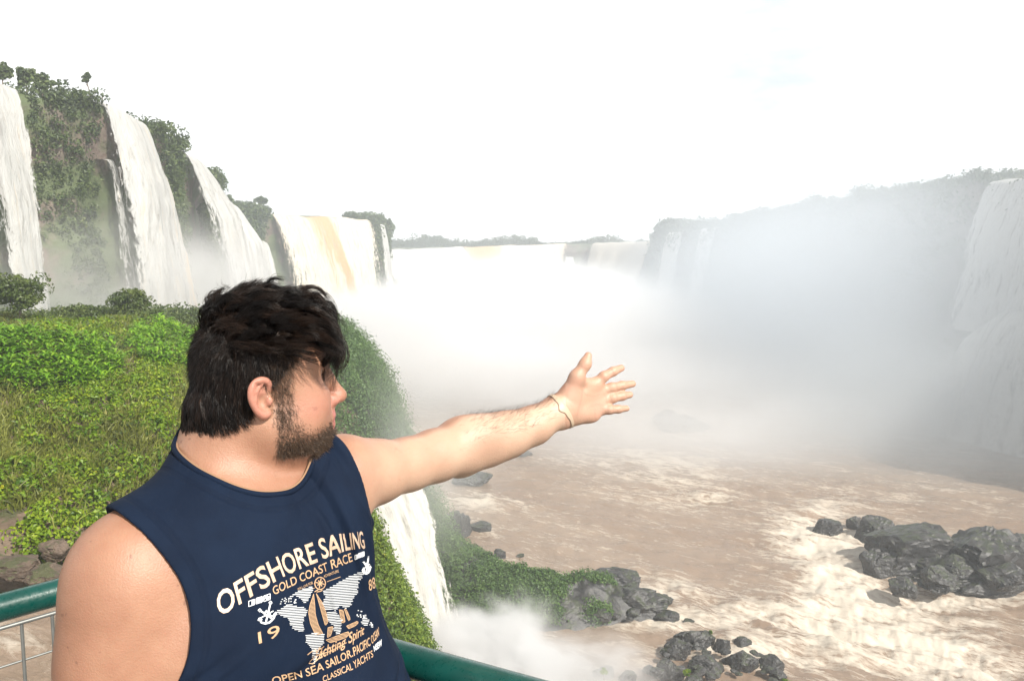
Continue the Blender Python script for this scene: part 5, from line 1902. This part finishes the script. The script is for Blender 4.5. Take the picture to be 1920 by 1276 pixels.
class Ink:
    def __init__(self):
        self.v, self.f = [], []

    def tri(self, V2, F, lift=0.0011):
        P3 = [drop(x, y, lift) for x, y in V2]
        o = len(self.v)
        self.v += [p if p is not None else np.zeros(3) for p in P3]
        for q in F:
            if all(P3[i] is not None for i in q):
                e = max(np.linalg.norm(P3[q[i]] - P3[q[i - 1]]) for i in range(3))
                if e < 0.03:
                    self.f.append([o + i for i in q])

    def build(self, name, mat):
        if not self.f:
            return None
        v, f = np.array(self.v), np.array(self.f)
        use = np.unique(f)
        mp_ = np.full(len(v), -1)
        mp_[use] = np.arange(len(use))
        o = mk(name, v[use], mp_[f], mat, smooth=False)
        o.parent = shirt_o
        return o

    def stroke(self, pts, w, crop=True, step=4.0):
        p = np.array([C(*q) for q in pts] if crop else pts, float)
        s = np.r_[0, np.cumsum(np.linalg.norm(np.diff(p, axis=0), axis=1))]
        n = max(2, int(s[-1] / step) + 1)
        t = np.linspace(0, s[-1], n)
        q = np.stack([np.interp(t, s, p[:, 0]), np.interp(t, s, p[:, 1])], 1)
        d = nrm(np.gradient(q, axis=0))
        nn = np.stack([-d[:, 1], d[:, 0]], 1) * w / 2
        V = np.concatenate([q + nn, q - nn])
        F = []
        for i in range(n - 1):
            F += [[i, i + 1, n + i + 1], [i, n + i + 1, n + i]]
        self.tri(V, F)

    def hatch(self, poly, gap, w, slope=-0.10, jag=0.0):
        "a shape filled with thin printed lines"
        p = np.array([C(*q) for q in poly], float)
        yy = p[:, 1] - slope * p[:, 0]
        y = math.ceil(yy.min() / gap) * gap
        while y < yy.max():
            xs_ = []
            for i in range(len(p)):
                a, b = yy[i - 1], yy[i]
                if (a < y) != (b < y):
                    t = (y - a) / (b - a)
                    xs_.append(p[i - 1, 0] + t * (p[i, 0] - p[i - 1, 0]))
            xs_.sort()
            for a, b in zip(xs_[::2], xs_[1::2]):
                a += jag * rng.normal()
                b += jag * rng.normal()
                if b - a > 0.8:
                    self.stroke([(a, y + slope * a), (b, y + slope * b)], w, False, 6.0)
            y += gap

    def text(self, s, ctrl, offset=0.0, shear=0.0):
        "ctrl: letter index -> (bottom centre, top centre) in the photograph"
        cu = bpy.data.curves.new('lettering', 'FONT')
        cu.body = s
        cu.offset = offset
        cu.resolution_u = 3
        ob = bpy.data.objects.new('lettering', cu)
        S.collection.objects.link(ob)
        bpy.context.view_layer.update()
        me = bpy.data.meshes.new_from_object(ob.evaluated_get(bpy.context.evaluated_depsgraph_get()))
        # letter centres from the advance widths
        cen = []
        for i in range(len(s)):
            cu.body = s[:i] + '|'
            bpy.context.view_layer.update()
            a = ob.dimensions.x
            cu.body = s[:i + 1] + '|'
            bpy.context.view_layer.update()
            b = ob.dimensions.x
            cen.append((a + b) / 2 - 0.05)
        bpy.data.objects.remove(ob)
        bm = bmesh.new()
        bm.from_mesh(me)
        bmesh.ops.triangulate(bm, faces=bm.faces[:])
        for _ in range(2):
            lg = [e for e in bm.edges if e.calc_length() > 0.28]
            if lg:
                bmesh.ops.subdivide_edges(bm, edges=lg, cuts=1)
                bmesh.ops.triangulate(bm, faces=bm.faces[:])
        V = np.array([x.co for x in bm.verts])
        F = [[x.index for x in f.verts] for f in bm.faces]
        bm.free()
        ks = sorted(ctrl)
        kx = np.array([cen[k] for k in ks])
        Bx, By = np.array([ctrl[k][0][0] for k in ks]), np.array([ctrl[k][0][1] for k in ks])
        Tx, Ty = np.array([ctrl[k][1][0] for k in ks]), np.array([ctrl[k][1][1] for k in ks])

        def ext(x, xp, fp):
            r = np.interp(x, xp, fp)
            r = np.where(x < xp[0], fp[0] + (x - xp[0]) * (fp[1] - fp[0]) / (xp[1] - xp[0]), r)
            return np.where(x > xp[-1], fp[-1] + (x - xp[-1]) * (fp[-1] - fp[-2]) / (xp[-1] - xp[-2]), r)
        x = V[:, 0] + shear * V[:, 1]
        v = V[:, 1] / 0.69
        bx, by, tx, ty = ext(x, kx, Bx), ext(x, kx, By), ext(x, kx, Tx), ext(x, kx, Ty)
        self.tri(np.stack([bx + (tx - bx) * v, by + (ty - by) * v], 1), F)


m = N('rose_gold_foil')
M_FOIL = m.done(m.bsdf(m.mix(m.noise(m.pos(), 160, 3), (0.42, 0.27, 0.17), (0.75, 0.58, 0.46)), 0.35, Metallic=0.35))
m = N('tan_ink')
M_TANINK = m.done(m.bsdf(m.mix(m.noise(m.pos(), 300, 3), (0.40, 0.25, 0.14), (0.50, 0.33, 0.20)), 0.6))
m = N('white_ink')
M_WHITEINK = m.done(m.bsdf((0.66, 0.68, 0.70), 0.6))

title = Ink()
title.text('OFFSHORE SAILING', {0: ((431, 1143), (421, 1103)), 1: ((459, 1125), (448, 1086)), 2: ((481, 1110), (469, 1073)), 3: ((504, 1096), (490, 1060)), 4: ((528, 1081), (514, 1045)),
                                5: ((550, 1071), (538, 1036)), 6: ((571, 1061), (560, 1025)), 7: ((591, 1054), (581, 1018)), 9: ((614, 1043), (603, 1008)), 10: ((632, 1037), (626, 1002)),
                                11: ((645, 1032), (640, 1000)), 12: ((655, 1029), (651, 999)), 13: ((663, 1028), (659, 998)), 14: ((671, 1027), (667, 997)), 15: ((681, 1027), (676, 996))}, 0.016)
title.build('title_print', M_FOIL)
tanp = Ink()
tanp.text('GOLD COAST RACE', {0: ((519, 1112), (515, 1097)), 1: ((531, 1106), (528, 1090)), 2: ((542, 1100), (539, 1086)), 3: ((553, 1095), (549, 1080)), 5: ((569, 1088), (566, 1073)), 6: ((581, 1083), (577, 1068)),
                              7: ((593, 1078), (590, 1063)), 8: ((603, 1073), (600, 1058)), 9: ((611, 1070), (607, 1055)), 11: ((627, 1064), (624, 1047)), 12: ((638.5, 1060), (635.5, 1044)), 13: ((648.5, 1056), (645, 1040)), 14: ((658, 1052), (655, 1036))}, 0.006)
tanp.build('lettering_print', M_TANINK)
tanp = Ink()
tanp.text('19', {0: ((486.5, 1205), (484, 1184)), 1: ((510, 1196), (507, 1175))}, 0.004)
tanp.build('lettering_print', M_TANINK)
tanp = Ink()
tanp.text('88', {0: ((695, 1105), (693, 1085)), 1: ((701.5, 1102), (699.5, 1081))}, 0.004)
tanp.build('lettering_print', M_TANINK)
tanp = Ink()
tanp.text('OPEN SEA SAILOR.PACIFIC OCEAN', {0: ((521, 1279), (517.5, 1266)), 3: ((562, 1269.5), (559, 1256.5)), 5: ((580, 1265), (577, 1251)), 7: ((603, 1256), (600, 1241)), 9: ((617, 1250), (613, 1236)), 14: ((656, 1232), (653, 1217.5)),
                                            16: ((667, 1227), (664, 1211)), 22: ((692.5, 1210), (690, 1195)), 24: ((698.5, 1205), (696.5, 1190)), 28: ((709, 1191.5), (708, 1175.5))}, 0.010)
tanp.build('lettering_print', M_TANINK)
tanp = Ink()
tanp.text('CLASSICAL YACHTS', {0: ((610, 1275.7), (608, 1265)), 8: ((660, 1254.6), (657, 1242)), 10: ((667.5, 1251), (664.5, 1237)), 15: ((698, 1231), (696, 1218.7))}, 0.006)
tanp.build('lettering_print', M_TANINK)
tanp = Ink()
tanp.text('Yachting Spirit', {0: ((594, 1236), (592, 1214)), 3: ((618, 1224), (615.5, 1206)), 7: ((645, 1210), (642, 1194)), 9: ((659, 1202), (656, 1184)), 14: ((681, 1188), (679, 1173))}, 0.012, 0.35)
for p_ in ([(790, 1075), (820, 1050), (880, 1035), (915, 1010)], [(800, 1140), (835, 1145), (885, 1095), (900, 1020)], [(800, 1140), (815, 1115), (870, 1085)], [(830, 1090), (960, 1050), (1085, 985)]):
    tanp.stroke(p_, 1.6)
tanp.build('lettering_print', M_TANINK)
tanp = Ink()
tanp.text('WILL LIVE FOR', {0: ((560, 1105), (559, 1101)), 12: ((586, 1094), (584.5, 1089))}, 0.0)
tanp.build('lettering_print', M_TANINK)
tanp = Ink()
tanp.text('ADVENTURE', {0: ((608, 1082), (607, 1077)), 8: ((634, 1072), (633, 1067))}, 0.0)
tanp.build('lettering_print', M_TANINK)

tanp = Ink()
# compass over the mast
cc_ = np.array([885, 537])
an_ = np.linspace(0, 2 * np.pi, 25)
tanp.stroke([(cc_[0] + 40 * math.cos(a), cc_[1] + 46 * math.sin(a)) for a in an_], 1.7)
for k in range(8):
    a = k * math.pi / 4 + 0.2
    tanp.stroke([tuple(cc_), (cc_[0] + (34, 24)[k % 2] * math.cos(a), cc_[1] + (38, 27)[k % 2] * math.sin(a))], 1.9)
tanp.stroke([(845, 600), (880, 578), (905, 592), (860, 602)], 1.6)
for p_ in ([(770, 590), (845, 572)], [(935, 525), (1040, 487)]):
    tanp.stroke(p_, 1.0)
tanp.build('compass_print', M_TANINK)
tanp = Ink()
# the big yacht and the small one
for poly in ([(838, 615), (808, 700), (798, 760), (812, 840), (850, 925), (908, 918), (872, 850), (850, 770), (845, 690)], [(858, 612), (900, 680), (930, 760), (945, 830), (925, 855), (902, 770), (880, 690)],
             [(930, 962), (1100, 900), (1108, 918), (1085, 945), (965, 985)], [(945, 870), (985, 860), (965, 930), (940, 945)], [(1030, 735), (1050, 835), (1075, 830), (1060, 740)], [(1068, 730), (1100, 820), (1115, 805), (1085, 735)],
             [(1085, 858), (1170, 820), (1175, 835), (1150, 858), (1100, 880)]):
    tanp.hatch(poly, 2.4, 1.35, -0.16)
    tanp.stroke(poly + poly[:1], 0.9)
tanp.build('yacht_print', M_TANINK)
whp = Ink()
for poly in ([(548, 750), (600, 725), (640, 690), (700, 705), (770, 720), (792, 750), (768, 790), (755, 840), (768, 880), (742, 908), (700, 890), (660, 850), (640, 800), (590, 785)],
             [(640, 650), (690, 610), (760, 575), (832, 555), (828, 600), (800, 660), (772, 690), (740, 650), (690, 630), (645, 662)],
             [(778, 930), (850, 905), (918, 920), (915, 975), (880, 1040), (862, 1100), (845, 1165), (828, 1100), (825, 1030), (780, 985)],
             [(925, 760), (1000, 740), (1035, 790), (1050, 800), (1045, 870), (1030, 925), (1000, 915), (985, 850), (940, 820)],
             [(902, 600), (1000, 545), (1100, 485), (1222, 435), (1210, 490), (1180, 520), (1170, 600), (1130, 660), (1120, 700), (1080, 730), (1040, 700), (1000, 740), (930, 745), (905, 690), (925, 640)],
             [(1195, 805), (1230, 775), (1255, 825), (1240, 860), (1200, 845)]):
    whp.hatch(poly, 3.1, 1.25, -0.06, 1.0)
for k in range(46):
    x, y = (rng.uniform(575, 700), rng.uniform(640, 715)) if k < 22 else (rng.uniform(1150, 1215), rng.uniform(740, 800)) if k < 36 else (rng.uniform(1255, 1290), rng.uniform(830, 870))
    whp.stroke([(x, y), (x + 9, y - 2)], 1.3)

whp.build('map_print', M_WHITEINK)
whp = Ink()


def anchor(cx, cy, s, sx):
    g = lambda x, y: (cx + x * s * sx, cy + y * s - x * s * 0.28 * sx)
    for p_ in ([g(-62, -46), g(40, 52)], [g(24, -80), g(-14, 66)]):
        whp.stroke(p_, 3.0)
    for q in (g(-68, -52), g(26, -92)):
        whp.stroke([(q[0] + 13 * s * sx * math.cos(a), q[1] + 13 * s * math.sin(a)) for a in np.linspace(0, 6.3, 9)], 2.2)
    whp.stroke([g(-68, 20), g(-58, 56), g(-22, 78), g(20, 78), g(56, 50), g(66, 14)], 3.6)
    whp.stroke([g(-82, 36), g(-66, 8), g(-50, 40)], 3.0)
    whp.stroke([g(48, 36), g(68, 2), g(80, 30)], 3.0)
    whp.stroke([g(-60, 18), g(52, -12)], 2.0)
    whp.stroke([(cx + 24 * s * sx * math.cos(a), cy + 24 * s * math.sin(a)) for a in np.linspace(0, 6.3, 13)], 2.4)
    whp.stroke([g(-36, -10), g(-6, -34)], 2.4)
    whp.stroke([g(6, 6), g(46, 34)], 2.2)


anchor(488, 768, 0.86, 1.0)
whp.build('anchor_print', M_WHITEINK)
whp = Ink()
anchor(1240, 405, 0.72, 0.52)
whp.build('anchor_print', M_WHITEINK)
whp = Ink()


def flags(cells):
    for (x, y, w_, h_, kind) in cells:
        q = lambda a, b: (x + a * w_, y + b * h_ - a * w_ * 0.36)
        for p_ in ([q(0, 0), q(1, 0)], [q(1, 0), q(1, 1)], [q(1, 1), q(0, 1)], [q(0, 1), q(0, 0)]):
            whp.stroke(p_, 1.3)
        if kind == 0:
            whp.stroke([q(0.75, 0), q(0.75, 1)], w_ * 0.5 / 4.04)
        elif kind == 1:
            whp.stroke([q(0.5, 0), q(0.5, 1)], w_ * 0.8 / 4.04)
        else:
            for p_ in ([q(0, 0.5), q(1, 0.5)], [q(0.5, 0), q(0.5, 1)]):
                whp.stroke(p_, 2.4)
            whp.stroke([q(0.15, 0.12), q(0.85, 0.88)], 1.6)


for fl3 in ([(346, 672, 44, 40, 0), (402, 652, 46, 40, 1), (460, 632, 48, 42, 2)], [(1156, 322, 18, 32, 0), (1178, 310, 18, 32, 1), (1200, 302, 18, 34, 2)]):
    whp = Ink()
    flags(fl3)
    whp.build('flag_print', M_WHITEINK)
whp = Ink()
whp.text('NSEW', {0: ((703, 1219), (701.5, 1209)), 3: ((713, 1211), (712, 1200))}, 0.03)
whp.build('lettering_print', M_WHITEINK)
# ================================================================== RAILING AND WALKWAY
ZR = 1.13
ra, rb_ = PZ(0, 1139, ZR), PZ(110, 1109, ZR)
rc_, rd = PZ(715, 1222, ZR), PZ(1000, 1304, ZR)
u_, v_ = nrm(rb_ - ra), nrm(rd - rc_)
s_ = np.linalg.solve(np.array([[u_[0], -v_[0]], [u_[1], -v_[1]]]), (rc_ - ra)[:2])
CORN = ra + u_ * s_[0]
LEND, REND = CORN - u_ * 2.6, CORN + v_ * 3.2
m = N('green_rail_paint')
pz = m.pos()
n1 = m.noise(pz, 22, 5, 0.6)
n2 = m.noise(pz, 130, 4, 0.65)
chip = m.ramp(m.noise(pz, 38, 6, 0.7), 0.70, 0.74)
c = m.mix(m.ramp(n1, 0.35, 0.65), (0.002, 0.040, 0.033), (0.0035, 0.056, 0.046))
c = m.mix(chip, c, (0.22, 0.24, 0.22))
M_GREEN = m.done(m.bsdf(c, m.ramp(n2, 0.3, 0.7, 0.24, 0.42), m.bump(m.math('ADD', n1, m.math('MULTIPLY', n2, 0.35)), 0.35, 0.0025), Specular_IOR_Level=0.5, Coat_Weight=0.3, Coat_Roughness=0.12))
m = N('galvanised_wire')
M_WIRE = m.done(m.bsdf(m.mix(m.noise(m.pos(), 60, 5), (0.16, 0.165, 0.16), (0.30, 0.31, 0.30)), 0.45, Metallic=0.7))
rail = empty('railing', (float(CORN[0]), float(CORN[1]), 0.0))
tag(rail, 'green tubular railing with wire mesh running behind the man', 'railing')
bend = [CORN - u_ * 0.09, CORN - u_ * 0.045 + v_ * 0.006, CORN + (v_ - u_) * 0.018, CORN + v_ * 0.045 - u_ * 0.006, CORN + v_ * 0.09]
path = [LEND + (CORN - u_ * 0.09 - LEND) * k / 24 for k in range(24)] + bend + [CORN + v_ * 0.09 + (REND - CORN - v_ * 0.09) * k / 24 for k in range(1, 25)]
v, f = tube(path, 0.0252, 20)
child(mk('top_rail', v, f, M_GREEN), rail)
for q in (CORN, LEND + u_ * 0.05, REND - v_ * 0.05):
    v, f = tube([[q[0], q[1], -0.1], [q[0], q[1], 0.6], [q[0], q[1], ZR]], 0.021, 14)
    child(mk('post', v, f, M_GREEN), rail)
for A, d, L_ in ((CORN, -u_, 2.5), (CORN, v_, 3.1)):
    parts = []
    z_top = 1.092
    for z in (z_top, 0.16):
        p0, p1 = A + d * 0.05, A + d * L_
        parts.append(tube([[p0[0], p0[1], z], [(p0[0] + p1[0]) / 2, (p0[1] + p1[1]) / 2, z], [p1[0], p1[1], z]], 0.0042, 8))
    z = z_top - 0.074
    nn_ = nrm(np.cross(d, up)) if 'up' in globals() else np.array([d[1], -d[0], 0])
    while z > 0.2:
        p0, p1 = A + d * 0.05 + nn_ * 0.004, A + d * L_ + nn_ * 0.004
        parts.append(tube([[p0[0], p0[1], z], [p1[0], p1[1], z]], 0.0021, 6))
        z -= 0.074
    t_ = 0.067
    while t_ < L_:
        q = A + d * t_
        parts.append(tube([[q[0], q[1], 0.16], [q[0], q[1], 0.6], [q[0], q[1], z_top]], 0.0031, 8))
        t_ += 0.0505
    v, f = join(parts)
    child(mk('wire_mesh', v, f, M_WIRE), rail)
# walkway slab under his feet
n1_, n2_ = np.array([-u_[1], u_[0], 0]), np.array([-v_[1], v_[0], 0])
corner = CORN + (nrm(n1_ * np.sign(n1_[1]) + n2_ * np.sign(n2_[1]))) * 0.12
pl = np.array([corner[:2], (REND + v_ * 1.5)[:2] + [0.08, 0.1], [2.6, -3.0], [-3.4, -3.0], (LEND - u_ * 0.8)[:2] + [-0.1, 0.08]])
n_ = len(pl)
dv = np.r_[np.c_[pl, np.zeros(n_)], np.c_[pl, np.full(n_, -0.22)]]
me = bpy.data.meshes.new('walkway')
me.from_pydata([tuple(x) for x in dv], [], [tuple(range(n_))[::-1], tuple(range(n_, 2 * n_))] + [(i, (i + 1) % n_, n_ + (i + 1) % n_, n_ + i) for i in range(n_)])
o = bpy.data.objects.new('walkway', me)
S.collection.objects.link(o)
m = N('walkway_concrete')
nz_ = m.noise(m.pos(), 8, 6, 0.65)
me.materials.append(m.done(m.bsdf(m.mix(nz_, (0.24, 0.23, 0.21), (0.36, 0.35, 0.33)), 0.85, m.bump(nz_, 0.3, 0.01))))
tag(o, kind='structure')
# ================================================================== AIR, MIST
def mist(name, loc, rad, density, label, seed=0, nscale=1.3, power=1.6, aniso=0.15, contrast=0.8, rot=0.0, color=(0.985, 0.99, 1.0)):
    import bmesh
    bm = bmesh.new()
    bmesh.ops.create_icosphere(bm, subdivisions=3, radius=1.0)
    me = bpy.data.meshes.new(name)
    bm.to_mesh(me)
    bm.free()
    o = bpy.data.objects.new(name, me)
    S.collection.objects.link(o)
    o.location = loc
    o.scale = rad
    o.rotation_euler = (0, 0, rot)
    m = N(name)
    co = m.n('ShaderNodeTexCoord').outputs['Object']
    ln = m.n('ShaderNodeVectorMath', {'operation': 'LENGTH'}, i0=co).outputs['Value']
    fall = m.n('ShaderNodeMapRange', {'interpolation_type': 'SMOOTHERSTEP'}, i0=ln, i1=0.95, i2=0.0, i3=0.0, i4=1.0).outputs[0]
    fall = m.math('POWER', fall, power)
    off = m.n('ShaderNodeVectorMath', {'operation': 'ADD'}, i0=co, i1=(seed * 3.7, seed * 1.3, seed * 2.1)).outputs[0]
    nz = m.noise(off, nscale, 5, 0.6)
    if contrast >= 1.0:
        e_ = m.math('ADD', m.math('MULTIPLY', fall, 1.0), m.math('MULTIPLY', m.math('SUBTRACT', nz, 0.5), 2.4))
        fall = m.math('MULTIPLY', fall, m.ramp(e_, 0.05, 0.75))
    d = m.math('MULTIPLY', fall, m.ramp(nz, 0.5 - 0.28 * 1, 0.72, 1 - contrast, 1.0 + contrast))
    d = m.math('MULTIPLY', d, density)
    v = m.n('ShaderNodeVolumePrincipled', Color=color, Density=d, Anisotropy=aniso)
    m.t.links.new(v.outputs[0], m.out.inputs['Volume'])
    me.materials.append(m.m)
    tag(o, label, 'mist', None, 'stuff')
    return o


mist('mist', (2, 190, -16), (64, 116, 24), 0.36, 'bright white spray cloud boiling up in front of the distant falls', 1, 1.5, 1.3)
mist('mist', (60, 150, -8), (62, 120, 45), 0.033, 'pale grey mist drifting along the right hand cliff', 2, 1.2, 1.2, contrast=0.35, color=(0.83, 0.885, 0.945))  # grey-blue colour puts the shade of the cliff side into the mist
mist('mist', (62, 104, -23), (62, 40, 26), 0.060, 'low mist bank at the foot of the right hand falls', 3, 1.4, 1.5, contrast=0.5, color=(0.90, 0.93, 0.95))
mist('mist', (-34, 72, -3), (16, 32, 14), 0.20, 'spray at the foot of the left cliff waterfalls', 4, 1.8, 1.4)
mist('mist', (-34, 190, -18), (34, 62, 19), 0.20, 'bright spray below the orange streaked curtain', 5, 1.5, 1.3)
mist('mist', (-1.5, 46.5, -22.8), (9.0, 7.5, 7.0), 2.0, 'splash cloud where the near waterfall hits the river', 6, 2.2, 1.5, contrast=1.0)
mist('mist', (3.5, 44, -23), (11, 6.5, 5.0), 0.8, 'thin spray drifting from the splash over the brown water', 8, 2.2, 1.4, contrast=1.0)
mist('mist', (-6.0, 54, -12), (10, 9, 13), 0.055, 'light spray hanging before the green bluff', 9, 1.4, 1.4)
mist('mist', (22, 100, -23), (40, 26, 20), 0.075, 'thin mist over the river below the bluff', 7, 1.5, 1.3)

hv = []
X0, X1, Y0, Y1, Z0, Z1 = -460, 520, -40, 640, WATER_Z - 6.0, 34.0
hv = np.array([[x, y, z] for x in (X0, X1) for y in (Y0, Y1) for z in (Z0, Z1)])
hf = np.array([[0, 1, 3, 2], [4, 6, 7, 5], [0, 4, 5, 1], [2, 3, 7, 6], [0, 2, 6, 4], [1, 5, 7, 3]])
m = N('haze')
v = m.n('ShaderNodeVolumePrincipled', Color=(0.88, 0.94, 1.0), Density=0.0015, Anisotropy=0.2)
m.t.links.new(v.outputs[0], m.out.inputs['Volume'])
tag(mk('haze', hv, hf, m.m, smooth=False), kind='stuff')
